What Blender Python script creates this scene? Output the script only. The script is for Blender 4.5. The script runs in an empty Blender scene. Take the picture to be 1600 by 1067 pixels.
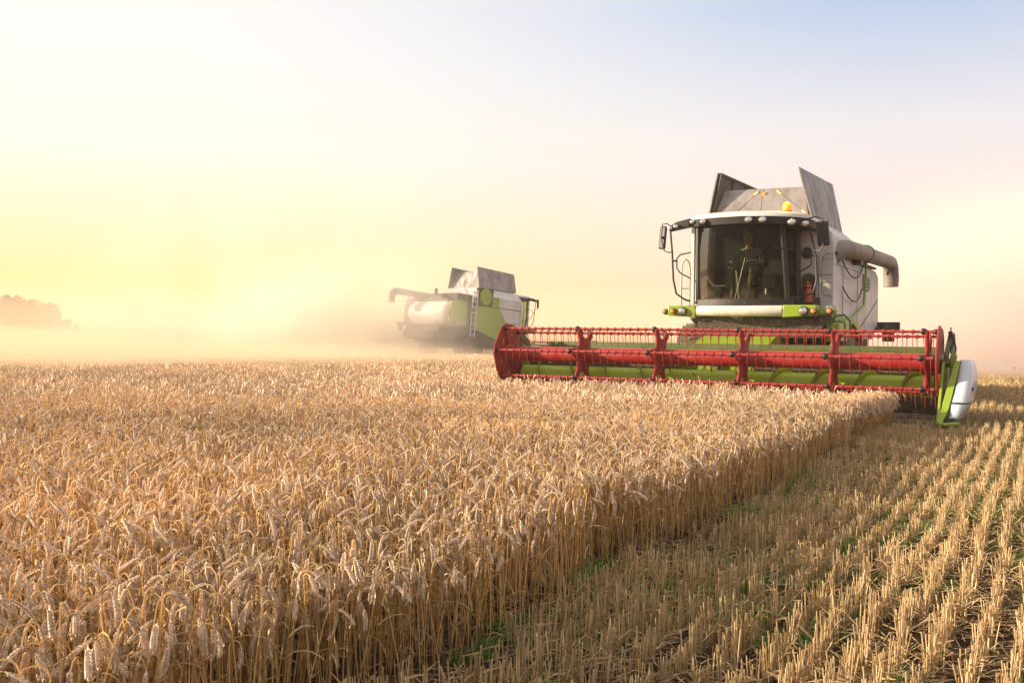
import bpy, bmesh, math, random
import numpy as np
from mathutils import Vector, Matrix, noise as mnoise

# ------------------------------------------------------------------ camera, sky, sun, exposure
sc = bpy.context.scene
C = sc.collection
cam_d = bpy.data.cameras.new('camera'); cam = bpy.data.objects.new('camera', cam_d); C.objects.link(cam)
cam_d.lens = 34.4; cam_d.sensor_width = 36.0; cam_d.clip_start = 0.05; cam_d.clip_end = 6000
cam.matrix_world = Matrix.Translation((0, 0, 1.36)) @ Matrix.Rotation(math.radians(90 - .39), 4, 'X') @ Matrix.Rotation(0.0119, 4, 'Z')
sc.camera = cam

SUN_EL = math.radians(17); SUN_AZ = math.radians(-87)          # azimuth from +Y, negative = left
sdir = Vector((math.sin(SUN_AZ) * math.cos(SUN_EL), math.cos(SUN_AZ) * math.cos(SUN_EL), math.sin(SUN_EL)))
w = bpy.data.worlds.new('World'); sc.world = w; w.use_nodes = True
wn = w.node_tree; wn.nodes.clear()
def N(nt, typ, **kw):
    n = nt.nodes.new(typ)
    for k, v in kw.items():
        if k.startswith('i_'): n.inputs[k[2:].replace('_', ' ')].default_value = v
        else: setattr(n, k, v)
    return n
out = N(wn, 'ShaderNodeOutputWorld'); bg = N(wn, 'ShaderNodeBackground'); bg.inputs['Strength'].default_value = 0.1
sky = N(wn, 'ShaderNodeTexSky', sky_type='NISHITA', sun_disc=False)
sky.sun_elevation = SUN_EL; sky.sun_rotation = SUN_AZ; sky.dust_density = 4.0; sky.air_density = 1.0; sky.ozone_density = 1.0
tc = N(wn, 'ShaderNodeTexCoord')
nrm = N(wn, 'ShaderNodeVectorMath', operation='NORMALIZE'); wn.links.new(tc.outputs['Generated'], nrm.inputs[0])
sep = N(wn, 'ShaderNodeSeparateXYZ'); wn.links.new(nrm.outputs[0], sep.inputs[0])
def wmath(op, a, b=None, clamp=False):
    n = N(wn, 'ShaderNodeMath', operation=op); n.use_clamp = clamp
    for i, v in enumerate((a, b)):
        if v is None: continue
        if isinstance(v, (int, float)): n.inputs[i].default_value = v
        else: wn.links.new(v, n.inputs[i])
    return n.outputs[0]
def wmix(f, a, b):
    n = N(wn, 'ShaderNodeMix', data_type='RGBA'); n.clamp_factor = True
    wn.links.new(f, n.inputs['Factor'])
    for s, v in ((6, a), (7, b)):
        if isinstance(v, tuple): n.inputs[s].default_value = (*v, 1)
        else: wn.links.new(v, n.inputs[s])
    return n.outputs[2]
# closeness to the glow on the left of the picture (azimuth -38 deg) and height above the horizon
dotn = N(wn, 'ShaderNodeVectorMath', operation='DOT_PRODUCT'); wn.links.new(nrm.outputs[0], dotn.inputs[0])
gaz = math.radians(-40)
dotn.inputs[1].default_value = (math.sin(gaz), math.cos(gaz), 0.0)
side = wmath('SMOOTH_MAX', dotn.outputs['Value'], 0.0)
# 1 at the glow, 0 on the right edge
mr = N(wn, 'ShaderNodeMapRange', interpolation_type='SMOOTHSTEP'); mr.inputs['From Min'].default_value = 0.42; mr.inputs['From Max'].default_value = 1.0
wn.links.new(dotn.outputs['Value'], mr.inputs['Value']); gl = mr.outputs[0]
def ramp(fac, stops):
    n = N(wn, 'ShaderNodeValToRGB'); e = n.color_ramp.elements
    while len(e) > 1: e.remove(e[-1])
    e[0].position = stops[0][0]; e[0].color = (*stops[0][1], 1)
    for p, c in stops[1:]:
        k = e.new(p); k.color = (*c, 1)
    wn.links.new(fac, n.inputs[0]); return n.outputs[0]
zz = sep.outputs['Z']
#               horizon ............................................................ zenith
left = ramp(zz, [(0.0, (1.10, .84, .36)), (.05, (1.10, .89, .38)), (.10, (1.08, .94, .60)), (.17, (1.06, .99, .86)), (.27, (1.05, 1.01, .96)), (.5, (1.1, 1.0, .90)), (1, (.95, .88, .80))])
right = ramp(zz, [(0.0, (.96, .65, .55)), (.05, (1.02, .74, .61)), (.12, (1.0, .82, .75)), (.20, (.88, .84, .86)), (.31, (.50, .62, .85)), (.5, (.85, .80, .77)), (1, (.95, .88, .80))])
col = wmix(gl, right, left)
sc10 = N(wn, 'ShaderNodeVectorMath', operation='SCALE'); sc10.inputs['Scale'].default_value = 4.75
wn.links.new(col, sc10.inputs[0])
skys = N(wn, 'ShaderNodeVectorMath', operation='SCALE'); skys.inputs['Scale'].default_value = 0.03
wn.links.new(sky.outputs[0], skys.inputs[0])
addn = N(wn, 'ShaderNodeVectorMath', operation='ADD'); wn.links.new(sc10.outputs[0], addn.inputs[0]); wn.links.new(skys.outputs[0], addn.inputs[1])
wn.links.new(addn.outputs[0], bg.inputs['Color']); wn.links.new(bg.outputs[0], out.inputs['Surface'])

sun_d = bpy.data.lights.new('sun', 'SUN'); sun = bpy.data.objects.new('sun', sun_d); C.objects.link(sun)
sun_d.energy = 5.0; sun_d.angle = math.radians(0.6); sun_d.color = (1.0, .83, .61)
sun.rotation_euler = (-sdir).to_track_quat('-Z', 'Y').to_euler()
sc.view_settings.view_transform = 'Standard'; sc.view_settings.look = 'None'; sc.view_settings.gamma = 1.0
sc.view_settings.exposure = 1.06; sc.view_settings.use_curve_mapping = False
sc.cycles.volume_bounces = 3; sc.cycles.max_bounces = 8; sc.cycles.diffuse_bounces = 3; sc.cycles.transparent_max_bounces = 16
sc.cycles.volume_max_steps = 128

# ------------------------------------------------------------------ frame of the near harvester: x = across, y = backwards, z = up
TH = math.atan(.5554); AX = (math.cos(TH), -math.sin(TH)); BX = (math.sin(TH), math.cos(TH)); O1 = (3.256, 17.214)
EDGE = 3.35                                                      # edge of the standing crop, in that frame
def to_ab(X, Y): return (X - O1[0]) * AX[0] + (Y - O1[1]) * AX[1], (X - O1[0]) * BX[0] + (Y - O1[1]) * BX[1]
def to_xy(a, b): return O1[0] + a * AX[0] + b * BX[0], O1[1] + a * AX[1] + b * BX[1]
def ground_z(X, Y):
    X = np.asarray(X, float); Y = np.asarray(Y, float)
    r = np.hypot(X, Y)
    z = 0.015 * np.sin(X * .9 + Y * .35) + 0.012 * np.sin(Y * 1.3 - X * .4)
    far = np.clip((r - 60) / 380, 0, 1)
    z = z * (1 - np.clip((r - 30) / 40, 0, 1)) + 2.15 * far * far * (3 - 2 * far) + .25 * np.clip((r - 200) / 200, 0, 1) * np.sin(X / 150 + .5)
    z = z - .30 * np.clip((Y - 18) / 26, 0, 1) ** 1.5 * np.clip((6 - X) / 22, 0, 1) * (1 - far) - .12 * np.clip((Y - 46) / 6, 0, 1) * (1 - far)
    return z - np.clip((r - 520) / 2400, 0, 1) * 60

# ------------------------------------------------------------------ materials
def new_mat(name):
    m = bpy.data.materials.new(name); m.use_nodes = True; nt = m.node_tree; nt.nodes.clear()
    return m, nt, N(nt, 'ShaderNodeOutputMaterial')
def paint(name, base, rough=.45, dust=.25, dustcol=(.36, .28, .20), metal=0.0, scale=3.0, coat=0.0, bump=.05, grime=None):
    m, nt, o = new_mat(name)
    b = N(nt, 'ShaderNodeBsdfPrincipled'); b.inputs['Roughness'].default_value = rough; b.inputs['Metallic'].default_value = metal
    b.inputs['Coat Weight'].default_value = coat
    t = N(nt, 'ShaderNodeTexCoord')
    n1 = N(nt, 'ShaderNodeTexNoise'); n1.inputs['Scale'].default_value = scale; n1.inputs['Detail'].default_value = 8; n1.inputs['Roughness'].default_value = .68
    mp = N(nt, 'ShaderNodeMapping'); mp.inputs['Scale'].default_value = (1, 1, .45)
    nt.links.new(t.outputs['Object'], mp.inputs[0]); nt.links.new(mp.outputs[0], n1.inputs['Vector'])
    r = N(nt, 'ShaderNodeMapRange'); r.inputs['From Min'].default_value = .38; r.inputs['From Max'].default_value = .72; r.inputs['To Max'].default_value = min(1, dust * 2)
    nt.links.new(n1.outputs[0], r.inputs[0])
    n2 = N(nt, 'ShaderNodeTexNoise'); n2.inputs['Scale'].default_value = 60; n2.inputs['Detail'].default_value = 3
    nt.links.new(t.outputs['Object'], n2.inputs['Vector'])
    r2 = N(nt, 'ShaderNodeMapRange'); r2.inputs['From Min'].default_value = .62; r2.inputs['From Max'].default_value = .72; r2.inputs['To Max'].default_value = dust * 1.4
    nt.links.new(n2.outputs[0], r2.inputs[0])
    ad = N(nt, 'ShaderNodeMath', operation='ADD'); ad.use_clamp = True; nt.links.new(r.outputs[0], ad.inputs[0]); nt.links.new(r2.outputs[0], ad.inputs[1])
    mx = N(nt, 'ShaderNodeMix', data_type='RGBA'); mx.inputs[6].default_value = (*base, 1); mx.inputs[7].default_value = (*dustcol, 1)
    nt.links.new(ad.outputs[0], mx.inputs[0]); nt.links.new(mx.outputs[2], b.inputs['Base Color'])
    rr = N(nt, 'ShaderNodeMapRange'); rr.inputs['To Min'].default_value = rough; rr.inputs['To Max'].default_value = .9
    nt.links.new(ad.outputs[0], rr.inputs[0]); nt.links.new(rr.outputs[0], b.inputs['Roughness'])
    bp = N(nt, 'ShaderNodeBump'); bp.inputs['Strength'].default_value = bump; bp.inputs['Distance'].default_value = .02
    nt.links.new(n1.outputs[0], bp.inputs['Height']); nt.links.new(bp.outputs[0], b.inputs['Normal'])
    nt.links.new(b.outputs[0], o.inputs[0]); return m
M = {}
M['white'] = paint('white_paint', (.60, .57, .56), .38, .22, (.34, .27, .20), scale=1.6)
M['shield'] = paint('sky_tinted_white_paint', (.52, .56, .63), .2, .12, (.48, .42, .38), scale=2, coat=.3)  # blue of the sky's reflection is mixed into the white base colour
M['bumper'] = paint('dusty_white_bumper', (.78, .70, .62), .5, .35, (.46, .34, .22), scale=4)
M['green'] = paint('lime_green_paint', (.22, .33, .008), .35, .16, (.38, .33, .12), scale=3)
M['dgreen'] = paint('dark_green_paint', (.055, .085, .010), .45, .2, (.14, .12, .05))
M['auger'] = paint('auger_green_paint', (.36, .50, .012), .4, .06, (.30, .28, .08), scale=3)
M['red'] = paint('red_paint', (.30, .004, .007), .38, .14, (.30, .13, .08), scale=6)
M['redworn'] = paint('worn_red_paint', (.30, .007, .010), .45, .2, (.36, .12, .08), scale=9, bump=.2)
M['black'] = paint('black_plastic', (.011, .010, .009), .5, .05, (.12, .09, .06))
M['steel'] = paint('grey_steel', (.30, .28, .27), .4, .3, metal=.6)
M['tank'] = paint('dull_galvanised_sheet', (.33, .30, .29), .45, .4, (.15, .12, .10), metal=.35, scale=3.5, bump=.25)
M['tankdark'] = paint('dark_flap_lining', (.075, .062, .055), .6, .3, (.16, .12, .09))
M['tube'] = paint('grey_auger_tube', (.22, .18, .155), .45, .3, (.24, .18, .13), scale=3)
M['dark'] = paint('dark_chassis_and_shade', (.035, .028, .022), .7, .5, (.13, .09, .055), scale=7)  # also stands in for shade on the header trough and back panel
M['tyre'] = paint('dusty_rubber', (.03, .027, .024), .85, .5, (.22, .16, .10), scale=8, bump=.3)
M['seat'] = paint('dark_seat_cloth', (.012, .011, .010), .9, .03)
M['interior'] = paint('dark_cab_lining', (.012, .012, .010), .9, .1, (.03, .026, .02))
M['orange'] = paint('orange_sticker', (.85, .30, .02), .5, .1)
M['yellow'] = paint('yellow_strap', (.80, .58, .25), .6, .1)
M['extred'] = paint('extinguisher_red', (.50, .05, .03), .35, .2, (.4, .25, .2))
M['amber'] = paint('amber_lens', (.55, .20, .06), .3, .2, (.4, .28, .18))
M['skin'] = paint('skin', (.42, .23, .15), .55, .05, (.4, .25, .18))
M['hair'] = paint('dark_hair', (.03, .02, .015), .7, .0)
M['cap'] = paint('green_cap_cloth', (.12, .36, .12), .8, .1, (.30, .36, .14))
M['trousers'] = paint('olive_trousers', (.11, .10, .055), .9, .3, (.2, .16, .10))
M['boots'] = paint('work_boots', (.09, .06, .04), .8, .3)
def reflector():
    m, nt, o = new_mat('lamp_glass'); b = N(nt, 'ShaderNodeBsdfPrincipled')
    b.inputs['Base Color'].default_value = (.62, .58, .53, 1); b.inputs['Metallic'].default_value = .85; b.inputs['Roughness'].default_value = .22
    v = N(nt, 'ShaderNodeTexVoronoi'); v.inputs['Scale'].default_value = 60; bp = N(nt, 'ShaderNodeBump'); bp.inputs['Strength'].default_value = .6
    t = N(nt, 'ShaderNodeTexCoord'); nt.links.new(t.outputs['Object'], v.inputs['Vector']); nt.links.new(v.outputs[0], bp.inputs['Height']); nt.links.new(bp.outputs[0], b.inputs['Normal'])
    nt.links.new(b.outputs[0], o.inputs[0]); return m
M['lamp'] = reflector()
def plaid():
    m, nt, o = new_mat('blue_checked_shirt'); b = N(nt, 'ShaderNodeBsdfPrincipled'); b.inputs['Roughness'].default_value = .9
    t = N(nt, 'ShaderNodeTexCoord'); s = N(nt, 'ShaderNodeSeparateXYZ'); nt.links.new(t.outputs['Object'], s.inputs[0])
    outs = []
    for ax in ('X', 'Z'):
        a = N(nt, 'ShaderNodeMath', operation='MULTIPLY'); a.inputs[1].default_value = 17; nt.links.new(s.outputs[ax], a.inputs[0])
        f = N(nt, 'ShaderNodeMath', operation='FRACT'); nt.links.new(a.outputs[0], f.inputs[0])
        g = N(nt, 'ShaderNodeMath', operation='LESS_THAN'); g.inputs[1].default_value = .3; nt.links.new(f.outputs[0], g.inputs[0]); outs.append(g.outputs[0])
    ad = N(nt, 'ShaderNodeMath', operation='ADD'); nt.links.new(outs[0], ad.inputs[0]); nt.links.new(outs[1], ad.inputs[1])
    hf = N(nt, 'ShaderNodeMath', operation='MULTIPLY'); hf.inputs[1].default_value = .5; nt.links.new(ad.outputs[0], hf.inputs[0])
    mx = N(nt, 'ShaderNodeMix', data_type='RGBA'); mx.inputs[6].default_value = (.05, .055, .10, 1); mx.inputs[7].default_value = (.34, .34, .40, 1)
    nt.links.new(hf.outputs[0], mx.inputs[0]); nt.links.new(mx.outputs[2], b.inputs['Base Color']); nt.links.new(b.outputs[0], o.inputs[0]); return m
M['shirt'] = plaid()
def glass(name, tint, dirt):
    m, nt, o = new_mat(name)
    tr = N(nt, 'ShaderNodeBsdfTransparent'); tr.inputs[0].default_value = (*tint, 1)
    g = N(nt, 'ShaderNodeBsdfGlossy'); g.inputs['Roughness'].default_value = .04; g.inputs[0].default_value = (.16, .16, .16, 1)
    fr = N(nt, 'ShaderNodeFresnel'); fr.inputs[0].default_value = 1.45
    mx = N(nt, 'ShaderNodeMixShader'); nt.links.new(fr.outputs[0], mx.inputs[0]); nt.links.new(tr.outputs[0], mx.inputs[1]); nt.links.new(g.outputs[0], mx.inputs[2])
    df = N(nt, 'ShaderNodeBsdfDiffuse'); df.inputs[0].default_value = (.34, .24, .15, 1)
    t = N(nt, 'ShaderNodeTexCoord'); n1 = N(nt, 'ShaderNodeTexNoise'); n1.inputs['Scale'].default_value = 5; n1.inputs['Detail'].default_value = 6
    n2 = N(nt, 'ShaderNodeTexNoise'); n2.inputs['Scale'].default_value = 45; n2.inputs['Detail'].default_value = 2
    nt.links.new(t.outputs['Object'], n1.inputs['Vector']); nt.links.new(t.outputs['Object'], n2.inputs['Vector'])
    s = N(nt, 'ShaderNodeSeparateXYZ'); nt.links.new(t.outputs['Object'], s.inputs[0])
    low = N(nt, 'ShaderNodeMapRange'); low.inputs['From Min'].default_value = 2.45; low.inputs['From Max'].default_value = 1.95; low.inputs['To Max'].default_value = .4
    nt.links.new(s.outputs['Z'], low.inputs[0])
    r1 = N(nt, 'ShaderNodeMapRange'); r1.inputs['From Min'].default_value = .4; r1.inputs['From Max'].default_value = .7; nt.links.new(n1.outputs[0], r1.inputs[0])
    ml = N(nt, 'ShaderNodeMath', operation='MULTIPLY'); nt.links.new(low.outputs[0], ml.inputs[0]); nt.links.new(r1.outputs[0], ml.inputs[1])
    r2 = N(nt, 'ShaderNodeMapRange'); r2.inputs['From Min'].default_value = .69; r2.inputs['From Max'].default_value = .74; r2.inputs['To Max'].default_value = .6; nt.links.new(n2.outputs[0], r2.inputs[0])
    a = N(nt, 'ShaderNodeMath', operation='ADD'); nt.links.new(ml.outputs[0], a.inputs[0]); nt.links.new(r2.outputs[0], a.inputs[1])
    a2 = N(nt, 'ShaderNodeMath', operation='ADD'); a2.use_clamp = True; a2.inputs[1].default_value = dirt; nt.links.new(a.outputs[0], a2.inputs[0])
    m2 = N(nt, 'ShaderNodeMixShader'); nt.links.new(a2.outputs[0], m2.inputs[0]); nt.links.new(mx.outputs[0], m2.inputs[1]); nt.links.new(df.outputs[0], m2.inputs[2])
    nt.links.new(m2.outputs[0], o.inputs[0]); return m
M['glass'] = glass('tinted_windscreen', (.60, .62, .50), .0)
M['sideglass'] = glass('green_side_glass', (.50, .66, .40), .02)
def emit(name, c, s):
    m, nt, o = new_mat(name); b = N(nt, 'ShaderNodeBsdfPrincipled'); b.inputs['Base Color'].default_value = (.9, .3, .02, 1)
    lw = N(nt, 'ShaderNodeLayerWeight'); lw.inputs[0].default_value = .35
    mx = N(nt, 'ShaderNodeMix', data_type='RGBA'); mx.inputs[6].default_value = (1.0, .10, .003, 1); mx.inputs[7].default_value = (.7, .045, .001, 1)
    nt.links.new(lw.outputs['Facing'], mx.inputs[0]); nt.links.new(mx.outputs[2], b.inputs['Emission Color']); b.inputs['Emission Strength'].default_value = s
    b.inputs['Roughness'].default_value = .2; nt.links.new(b.outputs[0], o.inputs[0]); return m
M['beacon'] = emit('lit_amber_beacon', (1, .5, .05), 1.25)

# ------------------------------------------------------------------ mesh helpers
class MB:
    def __init__(s): s.v = []; s.f = []; s.m = []; s.ch = []
    def add(s, vs, fs, mi=0):
        vs = [tuple(v) for v in vs]; s.ch.append((vs, fs, mi)); o = len(s.v); s.v += [tuple(v) for v in vs]; s.f += [tuple(i + o for i in f) for f in fs]; s.m += [mi] * len(fs); return s
    def box(s, x0, x1, y0, y1, z0, z1, mi=0, rot=None, piv=None):
        vs = [Vector((x, y, z)) for z in (z0, z1) for y in (y0, y1) for x in (x0, x1)]
        if rot is not None:
            p = Vector(piv) if piv else Vector(((x0 + x1) / 2, (y0 + y1) / 2, (z0 + z1) / 2)); vs = [rot @ (v - p) + p for v in vs]
        return s.add(vs, [(0, 2, 3, 1), (4, 5, 7, 6), (0, 1, 5, 4), (2, 6, 7, 3), (0, 4, 6, 2), (1, 3, 7, 5)], mi)
    def prism(s, poly, axis, lo, hi, mi=0):          # poly in the two other axes (x: (y,z), y: (x,z), z: (x,y)); lo/hi numbers
        def P(p, t): return {'x': (t, p[0], p[1]), 'y': (p[0], t, p[1]), 'z': (p[0], p[1], t)}[axis]
        n = len(poly); vs = [P(p, lo) for p in poly] + [P(p, hi) for p in poly]
        fs = [tuple(range(n)), tuple(range(2 * n - 1, n - 1, -1))] + [(i, n + i, n + (i + 1) % n, (i + 1) % n) for i in range(n)]
        return s.add(vs, fs, mi)
    def tube(s, pts, r, n=8, mi=0, cap=True, closed=False):
        pts = [Vector(p) for p in pts]; k = len(pts); rs = r if hasattr(r, '__len__') else [r] * k
        d0 = (pts[1] - pts[0]).normalized(); up = Vector((0, 0, 1)) if abs(d0.z) < .9 else Vector((1, 0, 0))
        u = d0.cross(up).normalized(); vs = []
        for i, p in enumerate(pts):
            d = ((pts[min(i + 1, k - 1)] - pts[max(i - 1, 0)])).normalized()
            u = (u - d * u.dot(d)).normalized(); v = d.cross(u)
            vs += [p + (u * math.cos(2 * math.pi * j / n) + v * math.sin(2 * math.pi * j / n)) * rs[i] for j in range(n)]
        fs = [(i * n + j, i * n + (j + 1) % n, (i + 1) * n + (j + 1) % n, (i + 1) * n + j) for i in range(k - 1) for j in range(n)]
        if cap: fs += [tuple(range(n - 1, -1, -1)), tuple(range((k - 1) * n, k * n))]
        return s.add(vs, fs, mi)
    def lathe(s, prof, c, axis='x', n=24, mi=0):     # prof = [(radius, offset along axis)]
        vs = []; c = Vector(c)
        for r, h in prof:
            for j in range(n):
                a = 2 * math.pi * j / n; p = (r * math.cos(a), r * math.sin(a))
                vs.append(c + Vector({'x': (h, p[0], p[1]), 'y': (p[0], h, p[1]), 'z': (p[0], p[1], h)}[axis]))
        k = len(prof)
        fs = [(i * n + j, i * n + (j + 1) % n, (i + 1) * n + (j + 1) % n, (i + 1) * n + j) for i in range(k - 1) for j in range(n)]
        fs += [tuple(range(n - 1, -1, -1)), tuple(range((k - 1) * n, k * n))]
        return s.add(vs, fs, mi)
    def loft(s, rings, mi=0, cap=True):
        n = len(rings[0]); vs = [p for r in rings for p in r]
        fs = [(i * n + j, i * n + (j + 1) % n, (i + 1) * n + (j + 1) % n, (i + 1) * n + j) for i in range(len(rings) - 1) for j in range(n)]
        if cap: fs += [tuple(range(n - 1, -1, -1)), tuple(range((len(rings) - 1) * n, len(rings) * n))]
        return s.add(vs, fs, mi)
    def each(s, name, mats, parent, **kw):           # every chunk that was added becomes an object of its own
        for v, f, mi in s.ch: q = MB(); q.add(v, f, 0); q.build(name, mats[mi] if isinstance(mats, (list, tuple)) else mats, parent, **kw)
    def build(s, name, mats, parent=None, bevel=0, smooth=35, link=True):
        me = bpy.data.meshes.new(name); me.from_pydata(s.v, [], s.f)
        mats = mats if isinstance(mats, (list, tuple)) else [mats]
        for m in mats: me.materials.append(m)
        me.polygons.foreach_set('material_index', s.m)
        bm = bmesh.new(); bm.from_mesh(me); bmesh.ops.recalc_face_normals(bm, faces=bm.faces); bm.to_mesh(me); bm.free()
        if smooth: me.polygons.foreach_set('use_smooth', [True] * len(me.polygons)); me.set_sharp_from_angle(angle=math.radians(smooth))
        me.update(); o = bpy.data.objects.new(name, me)
        if link: C.objects.link(o)
        if parent: o.parent = parent
        if bevel:
            b = o.modifiers.new('bevel', 'BEVEL'); b.width = bevel; b.segments = 2; b.limit_method = 'ANGLE'; b.angle_limit = math.radians(40)
        return o
def tag(o, label=None, cat=None, group=None, kind=None):
    for k, v in (('label', label), ('category', cat), ('group', group), ('kind', kind)):
        if v: o[k] = v
    return o
def empty(name, loc=(0, 0, 0), rz=0):
    o = bpy.data.objects.new(name, None); C.objects.link(o); o.location = loc; o.rotation_euler = (0, 0, rz); o.empty_display_size = .3; return o
def copy_tree(o, parent=None):
    c = o.copy(); C.objects.link(c)
    if parent: c.parent = parent
    for ch in list(o.children): copy_tree(ch, c)
    return c

# ------------------------------------------------------------------ the harvester (x across, y backwards, z up; the reel axis is above y = 0)
def ring_sq(a0, a1, b0, b1, z, p=3.2, n=28):
    ca, cb, ra, rb = (a0 + a1) / 2, (b0 + b1) / 2, (a1 - a0) / 2, (b1 - b0) / 2; r = []
    for j in range(n):
        t = 2 * math.pi * j / n; c, s_ = math.cos(t), math.sin(t)
        r.append((ca + ra * math.copysign(abs(c) ** (2 / p), c), cb + rb * math.copysign(abs(s_) ** (2 / p), s_), z))
    return r
def wheel(root, a, b, R, W, side):
    m = MB(); n = 40
    prof = [(R * .56, -W / 2 * .8), (R * .80, -W / 2), (R * .93, -W / 2 * .92), (R * .96, -W / 2 * .5), (R * .965, 0), (R * .96, W / 2 * .5), (R * .93, W / 2 * .92), (R * .80, W / 2), (R * .56, W / 2 * .8)]
    m.lathe(prof, (a, b, R), 'x', n)
    for i in range(22):                                     # lugs of the tread, chevrons
        for s_ in (-1, 1):
            t0 = 2 * math.pi * (i + (.25 if s_ > 0 else -.25)) / 22
            def P(x, r, t): return (a + x, b + r * math.cos(t), R + r * math.sin(t))
            t1 = t0 + .16; w = .05
            q = [P(s_ * .01, R * .955, t1), P(s_ * W * .47, R * .92, t0), P(s_ * W * .47, R * .92, t0 + w), P(s_ * .01, R * .955, t1 + w),
                 P(s_ * .01, R * 1.0, t1), P(s_ * W * .45, R * .985, t0), P(s_ * W * .45, R * .985, t0 + w), P(s_ * .01, R * 1.0, t1 + w)]
            m.add(q, [(0, 1, 2, 3), (4, 7, 6, 5), (0, 4, 5, 1), (1, 5, 6, 2), (2, 6, 7, 3), (3, 7, 4, 0)])
    wh = MB().lathe([(R * .57, -.16), (R * .57, .16)], (a, b, R), 'x', 32).build('wheel', M['dark'], root)
    m.build('tyre', M['tyre'], wh, smooth=30)
    x = a + side * W * .30
    MB().lathe([(R * .56, x - .03), (R * .57, x + side * .05), (R * .50, x + side * .05), (R * .44, x - side * .03), (R * .20, x - side * .05), (R * .18, x + side * .06), (R * .05, x + side * .07)],
               (0, b, R), 'x', 32).build('rim', M['redworn'], wh)
    return wh
def lamp(parent, a, b, z, r, squash=.75, mat='lamp'):
    base = MB()
    base.lathe([(r * 1.2, .05), (r * 1.25, .0), (r * 1.15, -.02), (r * 1.0, -.022)], (0, 0, 0), 'y', 18)
    base.v = [(x + a, y + b, v * squash + z) for x, y, v in base.v]
    h = base.build('work_lamp' if mat == 'lamp' else 'marker_lamp', M['black'], parent)
    g = MB().lathe([(r, -.01), (r * .98, -.03), (r * .8, -.045), (r * .4, -.052), (.001, -.054)], (0, 0, 0), 'y', 18)
    g.v = [(x + a, y + b, v * squash + z) for x, y, v in g.v]
    g.build('lamp_lens', M[mat], h)
HW = 3.94
BAR_ANG = [math.radians(52 + 60 * k) for k in range(6)]
RC, RR = 1.0, .52
def make_header(root):
    # trough with back wall and beams; shade behind the reel is painted in
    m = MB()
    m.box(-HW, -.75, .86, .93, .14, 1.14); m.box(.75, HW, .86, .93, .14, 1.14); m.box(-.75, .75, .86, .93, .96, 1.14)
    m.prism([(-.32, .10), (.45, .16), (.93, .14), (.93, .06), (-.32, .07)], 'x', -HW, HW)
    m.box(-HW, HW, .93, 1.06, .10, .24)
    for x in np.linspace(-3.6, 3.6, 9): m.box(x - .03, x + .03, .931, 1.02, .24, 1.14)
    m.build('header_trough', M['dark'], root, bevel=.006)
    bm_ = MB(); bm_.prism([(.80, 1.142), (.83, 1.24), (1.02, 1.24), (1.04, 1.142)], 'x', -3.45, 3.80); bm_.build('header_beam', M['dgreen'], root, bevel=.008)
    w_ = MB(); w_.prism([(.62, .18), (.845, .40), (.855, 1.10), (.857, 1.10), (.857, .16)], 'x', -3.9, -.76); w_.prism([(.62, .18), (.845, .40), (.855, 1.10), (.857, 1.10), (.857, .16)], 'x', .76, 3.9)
    w_.build('back_panel', M['dark'], root); MB().box(-3.88, 3.88, .80, .842, 1.0, 1.138).build('back_strip', M['green'], root, bevel=.006)  # back panel coloured dark for the shade below the reel tube
    # cutter bar with guards
    kb = MB(); kb.box(-HW, HW, -.42, -.32, .085, .115)
    for x in np.arange(-3.86, 3.9, .0762): kb.tube([(x, -.40, .10), (x, -.50, .105), (x, -.545, .11)], [.012, .009, .002], 5)
    kb.build('cutter_bar', M['steel'], root)
    # auger
    au = MB(); ac = (0, .46, .60); au.lathe([(.175, -3.82), (.175, 3.82)], ac, 'x', 28)
    auo = au.build('auger', M['auger'], root)
    for sgn in (-1, 1):
        f = MB(); n = 150; L0, L1 = .75, 3.8; pit = .72; ph = 1.1
        inner, outer, outer2 = [], [], []
        for i in range(n + 1):
            x = L0 + (L1 - L0) * i / n; t = -2 * math.pi * x / pit * 1 + ph
            R2 = .285; cs, sn = math.cos(t), math.sin(t)
            inner.append((sgn * x, ac[1] + .17 * cs, ac[2] + .17 * sn)); outer.append((sgn * (x - .03), ac[1] + R2 * cs, ac[2] + R2 * sn))
        k = len(inner); f.add(inner + outer, [(i, i + 1, k + i + 1, k + i) for i in range(k - 1)])
        e = MB(); e.tube(outer, .006, 4, cap=False)
        fo = f.build('auger_flight', M['auger'], auo, smooth=80); so = fo.modifiers.new('thick', 'SOLIDIFY'); so.thickness = .008
        e.build('flight_edge', M['dark'], auo)
    fg = MB()
    for i in range(26):
        x = -.75 + 1.5 * i / 25; t = i * 2.4
        fg.tube([(x, ac[1] + .15 * math.cos(t), ac[2] + .15 * math.sin(t)), (x, ac[1] + .30 * math.cos(t), ac[2] + .30 * math.sin(t))], .009, 5)
    fg.each('auger_finger', M['dark'], auo)
    # reel
    reel = MB().lathe([(.142, -HW + .02), (.142, HW - .02)], (0, 0, RC), 'x', 32).build('reel', M['red'], root)
    pos = [(RR * math.cos(t), RC + RR * math.sin(t)) for t in BAR_ANG]
    rnd = random.Random(4)
    for k, (b, z) in enumerate(pos):
        m = MB(); m.tube([(-HW + .02, b, z), (HW - .02, b, z)], .024, 10)
        for i in range(52):
            x = -HW + .08 + i * (2 * HW - .16) / 51
            m.tube([(x - .018, b, z), (x + .018, b, z)], .036, 8)                          # clamp of the tine
            j = rnd.uniform(-.012, .012)
            m.tube([(x, b - .01, z - .02), (x + j * .4, b - .005, z - .12), (x + j, b + .035, z - .245)], [.0075, .0065, .004], 5, mi=1)
        m.build('reel_bar', [M['redworn'], M['red']], reel)
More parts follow.
